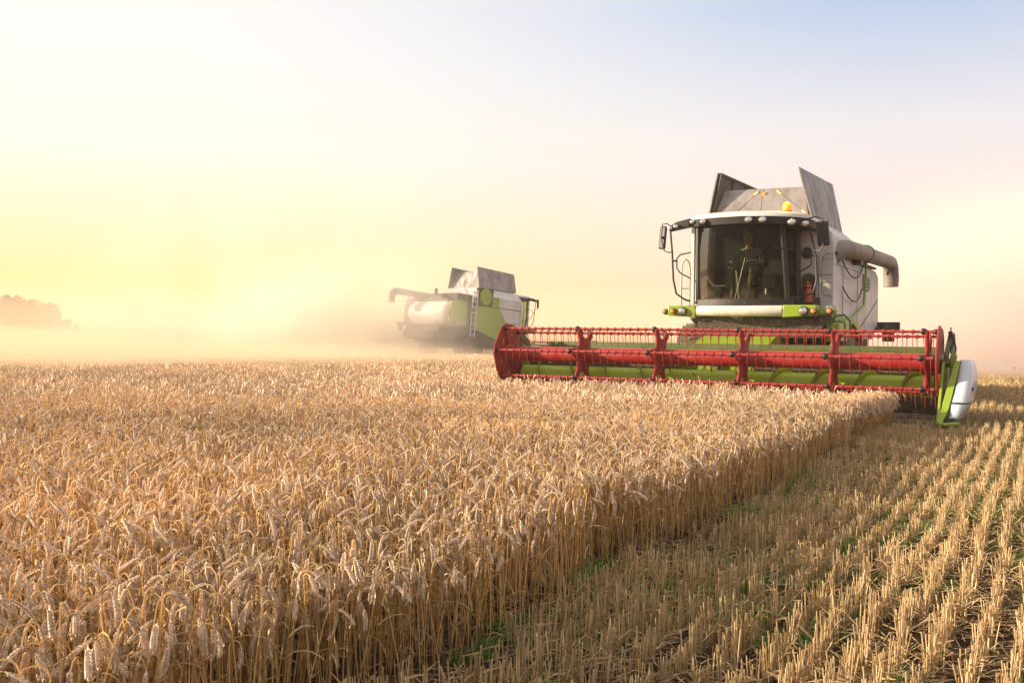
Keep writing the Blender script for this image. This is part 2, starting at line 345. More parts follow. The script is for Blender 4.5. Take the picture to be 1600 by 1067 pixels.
    def star(x, th):
        poly = []
        for k, t in enumerate(BAR_ANG):
            for d, r in ((-.11, RR + .02), (.11, RR + .02), (.26, RR * .68), (math.radians(30), RR * .58), (math.radians(60) - .26, RR * .68)):
                tt = t + d; poly.append((r * math.cos(tt), RC + r * math.sin(tt)))
        m = MB(); m.prism(poly, 'x', x - th, x + th)
        for k, t in enumerate(BAR_ANG):                     # stiffening flanges along the arms
            for d in (-.10, .10):
                p0 = (x, .20 * math.cos(t + d * 2.2), RC + .20 * math.sin(t + d * 2.2)); p1 = (x, (RR - .02) * math.cos(t + d), RC + (RR - .02) * math.sin(t + d))
                m.tube([p0, p1], .030, 6)
        return m
    for x in (-2.31, -.77, .77, 2.31, 3.76):
        s_ = star(x, .012)
        s_.lathe([(.20, -.03), (.20, .03)], (x, 0, RC), 'x', 24)
        so = s_.build('reel_spider', M['redworn'], reel)
        c = MB()
        for b, z in pos: c.lathe([(.042, -.035), (.052, -.02), (.052, .02), (.042, .035)], (x - .045, b, z + .004), 'x', 12)
        c.each('bar_clip', M['black'], reel)
    for sg in (-1, 1):
        poly = []
        for t in BAR_ANG:
            for d in (-.14, .14):
                poly.append(((RR + .07) * math.cos(t + d), RC + (RR + .07) * math.sin(t + d)))
        m = MB(); x = sg * HW; m.prism(poly, 'x', x - .008, x + .008)
        rim = [(x, p[0], p[1]) for p in poly]; m.tube(rim + [rim[0]], .016, 6)
        m.lathe([(.19, -.02), (.17, -.05), (.10, -.06), (.05, -.09)] if sg > 0 else [(.19, .02), (.17, .05), (.10, .06), (.05, .09)], (x, 0, RC), 'x', 24)
        for k in range(6):
            t = BAR_ANG[k]; q = t + math.radians(30)
            m.tube([(x - sg * .015, .18 * math.cos(t), RC + .18 * math.sin(t)), (x - sg * .015, .46 * math.cos(t), RC + .46 * math.sin(t))], .022, 6)
            for dd in (-.07, .07):
                m.box(x - sg * .022 - .006, x - sg * .022 + .006, .36 * math.cos(q + dd) - .018, .36 * math.cos(q + dd) + .018, RC + .36 * math.sin(q + dd) - .035, RC + .36 * math.sin(q + dd) + .035, 1)
        so = m.build('reel_end_plate', [M['red'], M['steel']], reel)
        c = MB()
        for b, z in pos: c.lathe([(.034, -.03), (.044, -.015), (.044, .015), (.034, .03)], (x - sg * .04, b, z), 'x', 12)
        c.each('bar_clip', M['black'], reel)
    MB().box(3.93, 3.975, -.32, -.24, .56, .84).build('reflector_strip', M['orange'], reel, bevel=.004)
    # reel arms
    for sg in (-1, 1):
        m = MB(); x = sg * 4.035
        m.prism([(-.06, 1.0), (-.06, 1.12), (.18, 1.28), (.50, 1.43), (.62, 1.42), (.98, 1.26), (1.04, 1.14), (.92, 1.14), (.56, 1.30), (.45, 1.30), (.10, 1.10), (.06, 1.0)], 'x', x - .03, x + .03)
        m.lathe([(.07, -.05), (.07, .05)], (x, 0, RC), 'x', 16); m.build('reel_arm', M['dgreen'], root, bevel=.006)
        m = MB(); m.tube([(x + sg * .05, .60, 1.40), (x + sg * .05, .45, .95)], .028, 10); m.tube([(x + sg * .05, .5, 1.10), (x + sg * .05, .42, .72)], .042, 12, 1)
        m.tube([(x + sg * .03, .22, 1.20), (x + sg * .09, .30, 1.34), (x + sg * .06, .52, 1.46), (x + sg * .02, .72, 1.40)], .016, 8, 2)
        m.tube([(x + sg * .08, .12, 1.02), (x + sg * .12, .20, 1.22), (x + sg * .07, .34, 1.40), (x + sg * .02, .40, 1.50), (x + sg * .02, .41, 1.56)], .014, 8, 2)
        m.box(x + sg * .02 - .03, x + sg * .02 + .03, .34, .44, 1.40, 1.50, 2)
        m.tube([(x + sg * .12, .0, .98), (x + sg * .13, .14, 1.10), (x + sg * .10, .3, 1.06), (x + sg * .12, .36, .86)], .016, 8, 2)
        m.build('reel_cylinder', [M['steel'], M['green'], M['black']], root)
        # green side frame and divider foot
        m = MB()
        m.prism([(-.10, 1.02), (.86, 1.06), (1.02, .98), (1.02, .08), (-.70, .08), (-.86, .14), (-.52, .52)] if sg > 0 else [(.30, .90), (.86, 1.06), (1.02, .98), (1.02, .08), (.0, .08)], 'x', sg * 4.00 - .02, sg * 4.00 + .02)
        if sg > 0: m.loft([[(sg * x, y, z) for x, y in ((x0, y0), (x1, y0), (x1, y0 + .10), (x0, y0 + .10))] for x0, x1, y0, z in ((4.17, 4.25, -.14, 1.04), (4.10, 4.20, -.34, .72), (4.03, 4.14, -.66, .34), (3.97, 4.06, -.96, .10))])
        if sg > 0: m.tube([(sg * 3.99, -.97, .14), (sg * 4.10, -.92, .11), (sg * 4.28, -.72, .12)], [.045, .03, .03], 8)
        m.box(sg * 4.13 - .04, sg * 4.13 + .04, .05, .17, .62, 1.16)
        m.build('side_frame', M['green'], root, bevel=.006)
        if sg < 0: continue
        R = [(.11, 4.10, 4.22, -.60, .0), (.20, 4.10, 4.32, -.74, .3), (.38, 4.12, 4.40, -.66, .7), (.60, 4.16, 4.455, -.48, .86), (.80, 4.19, 4.46, -.32, .88), (.96, 4.21, 4.43, -.20, .86), (1.045, 4.22, 4.40, -.13, .84), (1.06, 4.24, 4.38, -.08, .80)]
        def mk(rows):
            q = MB(); rr = [ring_sq(a0, a1, b0, b1, z, 3.4) for z, a0, a1, b0, b1 in rows]
            if sg < 0: rr = [[(-p[0], p[1], p[2]) for p in r] for r in rr]
            return q.loft(rr)
        import bisect
        def at(z):
            for i in range(len(R) - 1):
                if R[i][0] <= z <= R[i + 1][0]:
                    t = (z - R[i][0]) / (R[i + 1][0] - R[i][0]); return (z,) + tuple(R[i][j] * (1 - t) + R[i + 1][j] * t for j in range(1, 5))
        lo = [r for r in R if r[0] < .39] + [at(.40)]; hi = [at(.425)] + [r for r in R if r[0] > .44]
        sh = mk(hi).build('side_shield', M['shield'], root, smooth=50)
        mk(lo).build('lower_shield', M['shield'], sh, smooth=50)
        gap = at(.41); gg = (gap[0], gap[1] + .012, gap[2] - .012, gap[3] + .012, gap[4] - .012)
        mk([(.395,) + gg[1:], (.43,) + gg[1:]]).build('shield_seam', M['black'], sh)
        MB().lathe([(.03, -.01), (.026, .012)], (sg * 4.44, -.30, .62), 'x', 10).build('shield_latch', M['black'], sh)

def make_harvester(name):
    root = empty(name)
    make_header(root)
    for o in root.children: o.location.x = .075; o.scale.x = .98
    # feeder house and belly
    m = MB(); m.prism([(1.02, .22), (1.02, .98), (3.55, 1.62), (3.7, 1.0)], 'x', -.74, .74)
    m.build('feeder_house', M['green'], root, bevel=.012)
    m = MB(); m.loft([[(-.72, 2.75, 1.36), (1.55, 2.75, 1.36), (1.5, 4.0, 1.36), (-.75, 4.0, 1.36)], [(-.92, 2.62, 1.76), (1.62, 2.75, 1.74), (1.5, 4.0, 1.76), (-.95, 4.0, 1.76)]])
    m.box(-1.28, 1.28, 3.9, 9.5, 1.0, 2.2); m.box(-1.5, 1.5, 4.55, 4.85, .7, .98); m.box(-1.2, 1.2, 8.15, 8.35, .55, .75); m.box(-.12, .12, 8.1, 8.4, .6, 1.1)
    m.build('chassis', M['dark'], root, bevel=.01)
    for x, s_ in ((-1.53, -1), (1.50, 1)): wheel(root, x, 4.7, .84, .58, s_)
    for x, s_ in ((-1.28, -1), (1.28, 1)): wheel(root, x, 8.25, .58, .42, s_)
    # body front walls, tank, side panels
    m = MB()
    m.prism([(.86, 1.78), (1.52, 1.78), (1.54, 3.0), (1.50, 3.52), (1.12, 3.84), (.86, 3.84)], 'y', 4.0, 4.10)
    m.prism([(-.86, 1.78), (-1.52, 1.78), (-1.62, 3.0), (-1.55, 3.42), (-1.16, 3.84), (-.86, 3.84)], 'y', 4.0, 4.10)
    m.box(-.86, .86, 4.01, 4.08, 1.78, 3.84, 0)
    # seam lines (thin raised trims)
    m.box(.875, 1.515, 3.992, 3.999, 2.66, 2.672, 1); m.box(1.235, 1.245, 3.990, 3.999, 1.8, 3.1, 1)
    m.build('front_wall', [M['white'], M['dark']], root, bevel=.015)
    # hatch openings on the front wall
    h = MB(); n = 20
    def oblong(x0, x1, z0, z1, y0, y1, mi=0, mm=None):
        r = (x1 - x0) / 2; cx = (x0 + x1) / 2; poly = [(cx + r * math.cos(t), z1 - r + r * math.sin(t)) for t in np.linspace(0, math.pi, 9)] + [(cx + r * math.cos(t), z0 + r + r * math.sin(t)) for t in np.linspace(math.pi, 2 * math.pi, 9)]
        (mm or h).prism(poly, 'y', y0, y1, mi); return poly
    pl = oblong(.90, 1.19, 2.03, 2.70, 3.975, 3.998)
    h.tube([(p[0], 3.97, p[1]) for p in pl] + [(pl[0][0], 3.97, pl[0][1])], .012, 6, 1)
    rec = h.build('extinguisher_recess', [M['dark'], M['steel']], root)
    h = MB(); oblong(.90, 1.11, 3.00, 3.24, 3.975, 3.998); h.build('wall_hatch', M['black'], root)
    e = MB(); e.lathe([(.02, 0), (.085, .02), (.088, .05), (.088, .32), (.07, .37), (.03, .40), (.03, .44)], (1.06, 3.88, 2.08), 'z', 20)
    eo = e.build('fire_extinguisher', M['extred'], root)
    e = MB(); e.tube([(1.06, 3.88, 2.52), (1.06, 3.88, 2.56), (.96, 3.86, 2.60)], .014, 6); e.tube([(1.05, 3.87, 2.53), (.97, 3.84, 2.50)], .012, 6)
    e.tube([(1.09, 3.86, 2.52), (1.17, 3.85, 2.44), (1.16, 3.84, 2.28)], .012, 6); e.build('extinguisher_valve', M['black'], eo)
    e = MB(); e.lathe([(.091, .30), (.091, .33)], (1.06, 3.88, 2.08), 'z', 20); e.build('clamp_band', M['black'], eo)
    MB().box(.868, .895, 3.97, 3.99, 2.50, 2.66).build('warning_sticker', M['orange'], root)
    MB().box(.90, .98, 3.97, 3.99, 3.46, 3.50).build('warning_sticker', M['orange'], root)
    # grain tank
    m = MB()
    m.loft([[(-1.56, 4.1, 2.9), (1.52, 4.1, 2.9), (1.52, 7.3, 2.9), (-1.56, 7.3, 2.9)], [(-1.54, 4.1, 3.42), (1.50, 4.1, 3.50), (1.50, 7.3, 3.50), (-1.54, 7.3, 3.42)], [(-1.14, 4.1, 3.845), (1.10, 4.1, 3.845), (1.10, 7.3, 3.845), (-1.14, 7.3, 3.845)]])
    m.build('grain_tank', M['white'], root, bevel=.012)
    # tank extension flaps
    def flap(p, th, nm, mats, ribs=()):
        P = [Vector(v) for v in p]; nrm_ = (P[1] - P[0]).cross(P[3] - P[0]).normalized() * th
        m = MB(); m.add([*P, *[v + nrm_ for v in P]], [(0, 1, 2, 3), (7, 6, 5, 4), (0, 4, 5, 1), (1, 5, 6, 2), (2, 6, 7, 3), (3, 7, 4, 0)])
        for q in ribs: m.tube(q, .02, 5, 1)
        return m.build(nm, mats, root, bevel=.004)
    # right and left flaps lean inwards, the front and rear ones stand between them
    flap([(1.10, 4.05, 3.80), (1.12, 7.2, 3.80), (.86, 7.25, 5.0), (.82, 3.98, 4.91)], -.03, 'tank_flap', [M['tank'], M['tankdark']])
    lf = flap([(-1.13, 4.06, 3.90), (-1.13, 7.15, 3.85), (-.92, 7.15, 4.99), (-.94, 4.12, 4.93)], -.03, 'tank_flap', [M['tank'], M['tankdark']])
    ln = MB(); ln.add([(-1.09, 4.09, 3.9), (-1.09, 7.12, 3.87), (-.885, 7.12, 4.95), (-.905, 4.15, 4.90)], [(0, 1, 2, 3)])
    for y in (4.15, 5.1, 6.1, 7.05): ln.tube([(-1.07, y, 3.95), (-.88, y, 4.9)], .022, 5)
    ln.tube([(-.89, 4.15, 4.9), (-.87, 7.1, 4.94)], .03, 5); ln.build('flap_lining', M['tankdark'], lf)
    fr = flap([(-1.04, 4.12, 3.86), (1.00, 4.12, 3.86), (.83, 4.42, 4.54), (-.86, 4.42, 4.56)], .03, 'tank_flap', [M['tank'], M['tankdark']])
    def fy(z): return 4.12 + .3 * (z - 3.86) / .69
    dd = MB(); dd.tube([(-.60, fy(4.0) - .035, 4.0), (-.10, fy(4.5) - .03, 4.50)], .007, 5); dd.tube([(.95, fy(3.95) - .035, 3.95), (.28, fy(4.5) - .03, 4.50)], .007, 5); dd.tube([(-.02, fy(3.9) - .03, 3.9), (-.02, fy(4.54) - .03, 4.54)], .007, 5)
    dd.each('flap_stay', M['black'], fr)
    for (x, z, r) in ((-.17, 4.46, .7), (.32, 4.46, -.7), (.90, 3.99, -.7)):
        MB().box(x - .06, x + .06, fy(z) - .05, fy(z) - .035, z - .02, z + .02, rot=Matrix.Rotation(-r, 3, 'Y')).build('flap_strap', M['yellow'], fr)
    MB().box(-.03, .04, fy(4.42) - .05, fy(4.42) - .036, 4.34, 4.48).build('warning_sticker', M['orange'], fr)
    flap([(1.04, 7.0, 3.86), (-1.04, 7.0, 3.86), (-.90, 6.8, 4.75), (.85, 6.8, 4.78)], .03, 'tank_flap', [M['tank'], M['tankdark']])
    # heap of grain
    # side panels: left hand side (towards +x)
    def panel(nm, x0, x1, poly, mat, bv=.02): return MB().prism(poly, 'x', x0, x1).build(nm, mat, root, bevel=bv)
    sp = panel('side_panel', 1.44, 1.50, [(4.12, 1.78), (4.12, 3.08), (9.55, 3.08), (9.98, 2.94), (10.05, 1.75), (9.2, 1.35), (6.3, 1.35), (5.55, 1.80)], M['white'])
    g = MB(); g.box(1.502, 1.508, 6.95, 6.97, 1.6, 3.06); g.prism([(7.0, 1.50), (9.9, 2.35), (9.9, 2.37), (7.0, 1.53)], 'x', 1.502, 1.508); g.box(1.502, 1.508, 5.2, 5.215, 1.8, 3.0); g.each('panel_seam', M['dark'], sp)
    v = MB(); v.prism([(7.65, 2.52), (7.65, 2.90), (8.65, 2.84), (8.65, 2.60), (8.3, 2.50)], 'x', 1.503, 1.512); v.build('vent', M['black'], sp)
    v = MB()
    for i in range(4): v.box(1.512, 1.53, 7.66, 8.64, 2.56 + i * .085, 2.575 + i * .085)
    for i in range(3): v.box(1.512, 1.535, 7.9 + i * .25, 7.92 + i * .25, 2.52, 2.86)
    v.each('vent_slat', M['white'], sp)
    m = MB(); m.box(1.40, 1.56, 4.2, 9.3, 3.10, 3.15); m.build('side_rail', M['black'], root, bevel=.01)
    m = MB(); m.prism([(3.9, 1.40), (3.9, 1.72), (4.6, 1.80), (5.6, 1.62), (6.0, 1.30), (5.8, 1.30), (5.4, 1.5), (4.6, 1.68), (4.05, 1.40)], 'x', 1.22, 1.82); m.prism([(3.0, 1.30), (3.0, 1.66), (3.9, 1.70), (3.9, 1.30)], 'x', 1.60, 1.84)
    m.box(1.7, 1.78, 2.9, 3.0, 1.0, 1.66); m.build('fender', M['green'], root, bevel=.02)
    m = MB(); m.tube([(1.72, 3.0, 1.66), (1.78, 2.95, 1.80), (1.95, 2.95, 1.82), (2.05, 3.0, 1.70), (2.07, 3.0, 1.2), (2.02, 3.0, .95)], .018, 8); m.tube([(1.84, 3.0, 1.70), (1.95, 3.0, 1.66), (1.97, 3.0, 1.05)], .018, 8)
    m.build('fender_guard', M['dgreen'], root)
    m = MB(); m.tube([(1.60, 7.5, 3.32), (1.60, 7.45, 2.72), (1.58, 7.35, 2.15), (1.56, 6.6, 1.95), (1.56, 5.6, 1.74), (1.56, 5.0, 1.62)], .028, 8); m.build('hydraulic_pipe', M['green'], root)
    m = MB()
    for y0, y1, z, dip in ((4.7, 7.35, 3.04, .36), (4.85, 7.2, 2.46, .30)):
        m.tube([(1.56 + .04 * math.sin(math.pi * t), y0 + (y1 - y0) * t, z - dip * (1 - (2 * t - 1) ** 2) + (.05 * t)) for t in np.linspace(0, 1, 14)], .016, 6)
    m.each('hydraulic_hose', M['black'], root)
    # unloading auger folded back along the left side
    m = MB(); m.tube([(1.30, 4.5, 2.9), (1.45, 4.5, 3.12), (1.58, 4.75, 3.25), (1.62, 5.2, 3.27), (1.66, 7.0, 3.31)], [.16, .19, .19, .19, .19], 20)
    m.lathe([(.215, -.04), (.215, .04)], (1.66, 7.0, 3.31), 'y', 24)
    m.tube([(1.66, 7.02, 3.31), (1.69, 10.0, 3.36), (1.70, 10.45, 3.36), (1.70, 10.68, 3.24), (1.70, 10.76, 3.0), (1.70, 10.76, 2.74)], [.175, .175, .185, .195, .20, .19], 20)
    m.build('unloading_auger', M['tube'], root, smooth=60)
    m = MB(); m.tube([(1.80, 9.4, 3.18), (1.82, 9.4, 3.05), (1.82, 9.35, 2.98)], .03, 8); m.box(1.5, 1.7, 6.2, 6.5, 3.02, 3.13); m.each('auger_rest', M['black'], root)
    # right hand side (towards -x): panels, engine ladder, air intake
    panel('front_side_panel', -1.56, -1.50, [(4.12, 2.20), (4.12, 2.84), (5.9, 2.86), (5.2, 2.05)], M['white'])
    panel('lower_side_panel', -1.57, -1.50, [(5.22, 2.04), (5.92, 2.87), (7.55, 2.84), (7.85, 2.72), (7.9, 1.68), (7.6, 1.55), (5.98, 1.14)], M['green'])
    panel('lower_front_panel', -1.56, -1.50, [(4.12, 1.78), (4.12, 2.18), (5.18, 2.03), (5.94, 1.12), (5.6, 1.14)], M['white'])
    m = MB(); m.box(-1.56, -1.50, 4.11, 5.9, 2.88, 3.42); sp = m.build('upper_side_panel', M['white'], root, bevel=.02)
    panel('upper_green_panel', -1.575, -1.50, [(5.92, 2.89), (5.92, 3.44), (6.45, 3.42), (6.75, 2.86)], M['green'])
    MB().prism([(6.50, 2.89), (6.46, 3.80), (7.78, 3.78), (7.80, 2.84)], 'x', -1.60, -1.57).build('intake_recess', M['dark'], root, bevel=.01)
    m = MB(); m.lathe([(.44, .0), (.44, -.10), (.40, -.14), (.12, -.15), (.10, -.18), (.04, -.18)], (-1.60, 7.12, 3.33), 'x', 32); m.build('air_intake', M['green'], root)
    m = MB(); m.tube([(-1.78, 7.12, 3.33), (-1.80, 6.97, 3.41), (-1.79, 6.87, 3.19)], .02, 6); m.build('intake_arm', M['green'], root)
    m = MB(); m.box(-1.30, 1.30, 7.3, 9.6, 2.2, 3.05); m.box(-1.0, .9, 7.4, 8.6, 3.05, 3.42); m.box(-.5, .4, 8.6, 9.2, 3.05, 3.25); m.lathe([(.09, 0), (.09, .55), (.07, .6)], (.3, 8.9, 3.05), 'z', 14)
    m.box(-1.3, 1.3, 5.4, 9.3, .80, 1.55); m.box(-1.50, -1.40, 7.95, 8.45, 1.5, 3.0)
    m.build('engine_deck', M['dark'], root, bevel=.03)
    m = MB()
    for z0, z1, y in ((1.15, 2.55, 8.05), (2.62, 3.62, 8.05)):
        for dy in (-.17, .17): m.tube([(-1.72 + (z0 - 2.5) * .04 * -1, y + dy, z0), (-1.72 + (z1 - 2.5) * -.04, y + dy, z1)], .030, 6)
        k = 5 if z0 < 2 else 4
        for i in range(k): z = z0 + (i + .5) * (z1 - z0) / k; m.tube([(-1.72, y - .17, z), (-1.72, y + .17, z)], .024, 6)
    m.build('engine_ladder', M['shield'], root)
    m = MB()
    for y in (7.75, 8.35): m.tube([(-1.45, y, 3.05), (-1.45, y, 3.55), (-1.45, y + (.3 if y > 8 else -.3), 3.6)], .018, 6)
    m.each('deck_rail', M['steel'], root)
    panel('rear_side_panel', -1.57, -1.50, [(8.42, 1.68), (8.42, 2.96), (9.3, 2.98), (9.62, 2.86), (9.78, 1.78), (9.3, 1.62)], M['green'], .03)
    # rear hood
    m = MB(); rr = []
    for z, y, w_ in ((1.62, 9.60, 1.34), (1.80, 9.80, 1.44), (2.2, 9.95, 1.48), (2.65, 9.85, 1.46), (2.88, 9.62, 1.42), (2.98, 9.2, 1.35)):
        rr.append([(-w_, 9.0, z), (-w_, y - .22, z), (-w_ + .10, y - .06, z), (-w_ + .3, y, z), (w_ - .3, y, z), (w_ - .10, y - .06, z), (w_, y - .22, z), (w_, 9.0, z)])
    m.loft(rr); m.build('rear_hood', M['white'], root, smooth=60)
    m = MB(); m.box(-1.25, 1.25, 9.4, 10.1, 1.0, 1.52); m.box(-1.1, 1.1, 10.1, 10.35, .9, 1.35); m.build('straw_spreader', M['dark'], root, bevel=.04)
    m = MB(); m.box(1.35, 2.05, 9.9, 9.94, 1.58, 1.80); m.box(1.5, 1.56, 9.5, 9.9, 1.60, 1.66); m.box(1.62, 1.92, 9.9, 9.94, 1.30, 1.575); lb = m.build('light_bracket', M['dark'], root, bevel=.01)
    lamp(root, 1.45, 9.9, 1.69, .05, 1, 'amber')
    # warning board with slanted stripes on the right hand side
    m = MB(); m.box(-1.60, -1.585, 8.75, 9.35, 1.72, 1.90); wb = m.build('warning_board', M['white'], root)
    m = MB()
    for i in range(3): y = 8.78 + i * .2; m.prism([(y, 1.725), (y + .1, 1.725), (y + .19, 1.895), (y + .09, 1.895)], 'x', -1.605, -1.6005)
    m.each('warning_stripe', M['red'], wb)
    # ---- cab
    m = MB()
    m.prism([(-.93, 2.95), (.93, 2.95), (.86, 3.98), (-.93, 3.98)], 'z', 1.99, 2.06); m.prism([(-.86, 2.74), (-.5, 2.55), (0, 2.48), (.5, 2.55), (.84, 2.74), (.92, 2.94), (-.92, 2.94)], 'z', 1.99, 2.05)
    m.box(-.93, .86, 3.90, 3.98, 2.06, 3.62)                                       # rear wall
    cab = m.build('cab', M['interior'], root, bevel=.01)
    m = MB()
    def post(x0, y0, x1, y1, r): m.tube([(x0, y0, 2.03), ((x0 * .5 + x1 * .5), (y0 + y1) / 2 - .02, 2.85), (x1, y1, 3.66)], r, 6)
    for q in ((-.90, 2.80, -.90, 2.72, .06), (.90, 2.82, .78, 2.76, .055), (-.95, 3.85, -.95, 3.85, .06), (.86, 3.88, .84, 3.86, .06), (.90, 3.66, .87, 3.64, .05)): post(*q)
    m.prism([(-.92, 2.74), (-.5, 2.52), (0, 2.44), (.5, 2.52), (.92, 2.76), (.94, 3.2), (.86, 3.2), (.85, 2.84), (.45, 2.60), (0, 2.52), (-.45, 2.60), (-.86, 2.84)], 'z', 1.99, 2.13)
    m.build('cab_frame', M['black'], cab, bevel=.01)
    MB().prism([(-1.045, 2.02), (-.975, 2.02), (-.975, 3.60), (-1.045, 3.60)], 'y', 2.70, 2.78).build('door_post', M['bumper'], cab, bevel=.01)
    # windscreen: bowed sheet
    m = MB(); n = 16; rows = []
    for z, yb, hw0, hw1 in ((2.12, 2.50, -.86, .86), (2.6, 2.45, -.86, .84), (3.1, 2.43, -.86, .80), (3.62, 2.46, -.86, .74)):
        rows.append([((hw0 + (hw1 - hw0) * i / n), yb + .26 * (2 * i / n - 1) ** 2, z) for i in range(n + 1)])
    k = n + 1; m.add([p for r in rows for p in r], [(j * k + i, j * k + i + 1, (j + 1) * k + i + 1, (j + 1) * k + i) for j in range(3) for i in range(n)])
    m.build('windscreen', M['glass'], cab, smooth=80)
    m = MB(); m.add([(.90, 2.86, 2.12), (.88, 3.80, 2.12), (.86, 3.76, 3.62), (.80, 2.80, 3.62)], [(0, 1, 2, 3)]); m.build('side_window', M['glass'], cab)
    m = MB(); m.add([(-.93, 2.92, 2.12), (-.95, 3.80, 2.12), (-.95, 3.80, 3.62), (-.92, 2.88, 3.62)], [(0, 1, 2, 3)]); m.build('side_window', M['sideglass'], cab)
    # interior fittings
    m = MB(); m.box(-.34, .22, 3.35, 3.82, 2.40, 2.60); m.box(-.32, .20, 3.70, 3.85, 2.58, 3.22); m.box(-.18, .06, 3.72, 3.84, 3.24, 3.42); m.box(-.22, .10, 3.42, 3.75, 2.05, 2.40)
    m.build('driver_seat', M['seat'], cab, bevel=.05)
    m = MB(); m.tube([(-.06, 2.85, 2.06), (-.14, 2.98, 2.5), (-.20, 3.05, 2.80)], .04, 8); m.lathe([(.05, -.02), (.05, .02)], (-.2, 3.05, 2.82), 'z', 10)
    wr = [( -.20 + .18 * math.cos(t), 3.05 + .18 * math.sin(t) * .9, 2.83 + .07 * math.sin(t)) for t in np.linspace(0, 2 * math.pi, 25)]
    m.tube(wr, .014, 6); [m.tube([(-.2, 3.05, 2.82), wr[i]], .01, 5) for i in (2, 10, 18)]
    m.build('steering_column', M['black'], cab)
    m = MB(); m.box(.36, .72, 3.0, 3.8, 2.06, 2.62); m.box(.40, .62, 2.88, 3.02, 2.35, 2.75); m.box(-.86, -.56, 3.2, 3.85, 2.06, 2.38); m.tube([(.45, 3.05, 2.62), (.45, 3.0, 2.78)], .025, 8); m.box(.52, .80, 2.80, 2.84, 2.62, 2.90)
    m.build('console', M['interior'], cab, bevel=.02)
    m = MB(); m.tube([(-.74, 2.75, 2.62), (-.58, 2.76, 2.40), (-.36, 2.80, 2.40)], .022, 8); m.tube([(-.12, 2.66, 2.10), (.10, 2.62, 2.95)], .008, 6); m.tube([(.44, 2.95, 2.24), (.45, 2.95, 2.42)], .03, 8); m.build('wiper_arm', M['steel'], cab)
    # roof
    roof = MB(); rr = []
    def roofring(z, g, w0=-1.08, w1=1.30):
        pts = [(w0 + g, 4.1 - g), (w0 + g, 2.75 + g), (w0 + .12 + g * .6, 2.52 + g), (-.5, 2.36 + g), (.1, 2.30 + g), (.7, 2.36 + g), (w1 - .18 - g * .6, 2.58 + g), (w1 - g, 2.82 + g), (w1 - g, 4.1 - g)]
        return [(x, y, z - .045 * max(0, x - .3)) for x, y in pts]
    roof.loft([roofring(3.735, 0), roofring(3.80, .02), roofring(3.845, .09), roofring(3.86, .22)])
    ro = roof.build('roof', M['white'], cab, smooth=50)
    r2 = MB(); r2.loft([roofring(3.61, .16), roofring(3.60, .04), roofring(3.732, .02)]); r2.build('roof_fascia', M['black'], ro, smooth=40)
    # arms with lamps and mirrors on both sides
    m = MB(); m.loft([[(-1.06, 2.62, 3.62), (-1.06, 2.86, 3.62), (-1.06, 2.86, 3.78), (-1.06, 2.62, 3.78)], [(-1.35, 2.62, 3.56), (-1.35, 2.78, 3.56), (-1.35, 2.78, 3.72), (-1.35, 2.62, 3.72)], [(-1.50, 2.64, 3.53), (-1.50, 2.74, 3.53), (-1.50, 2.74, 3.64), (-1.50, 2.64, 3.64)]])
    m.build('lamp_arm', M['black'], cab, bevel=.015)
    for x, y, z, r in ((-.92, 2.40, 3.67, .048), (-.70, 2.40, 3.67, .065), (.25, 2.29, 3.655, .075), (.52, 2.31, 3.645, .075), (1.03, 2.52, 3.60, .08), (1.24, 2.72, 3.58, .078), (-1.45, 2.60, 3.59, .045), (-1.33, 2.58, 3.62, .055)): lamp(cab, x, y, z, r)
    b_ = MB(); b_.lathe([(.10, 0), (.10, .035), (.085, .05)], (.88, 2.75, 3.80), 'z', 20); bo = b_.build('beacon', M['black'], cab)
    b_ = MB(); b_.lathe([(.082, .05), (.088, .08), (.086, .14), (.070, .185), (.04, .21), (.005, .218)], (.88, 2.75, 3.80), 'z', 24); b_.build('beacon_lens', M['beacon'], bo, smooth=80)
    for sx, tr, mirror_c in ((-1, [(-1.50, 2.70, 3.58), (-1.46, 2.72, 3.1), (-1.44, 2.75, 2.55), (-1.38, 2.78, 2.25), (-1.2, 2.8, 2.13), (-.97, 2.82, 2.06)], (-1.68, 2.75, 3.42)),
                             (1, [(1.20, 2.82, 3.66), (1.30, 2.9, 3.45), (1.40, 2.95, 2.95), (1.42, 2.97, 2.50), (1.36, 2.97, 2.26), (1.20, 2.96, 2.18), (.80, 2.88, 2.14)], (1.53, 2.95, 3.40))):
        m = MB(); m.tube(tr, .021, 8)
        if sx < 0: m.tube([(-.98, 2.82, 3.12), (-1.30, 2.78, 3.06), (-1.37, 2.76, 2.98), (-1.37, 2.76, 2.78), (-1.3, 2.78, 2.68), (-.98, 2.82, 2.50)], .015, 6); m.tube([(-1.46, 2.72, 2.93), (-1.37, 2.76, 2.93)], .02, 6)
        else: m.tube([(.66, 2.62, 3.12), (1.22, 2.9, 3.07), (1.31, 2.95, 2.98), (1.31, 2.95, 2.80), (1.2, 2.95, 2.72), (.98, 3.0, 2.62)], .015, 6); m.tube([(1.42, 2.96, 2.97), (1.31, 2.95, 2.97)], .02, 6)
        m.build('hand_rail', M['black'], cab)
        cx, cy, cz = mirror_c; m = MB(); rot = Matrix.Rotation(-.08 * sx, 3, 'Y') @ Matrix.Rotation(.35 * sx, 3, 'Z')
        hw_, hz = (.085, .24) if sx < 0 else (.115, .24)
        m.box(cx - hw_, cx + hw_, cy - .03, cy + .03, cz - hz, cz + hz, rot=rot, piv=mirror_c)
        mo = m.build('mirror', M['black'], cab, bevel=.03)
        m = MB()
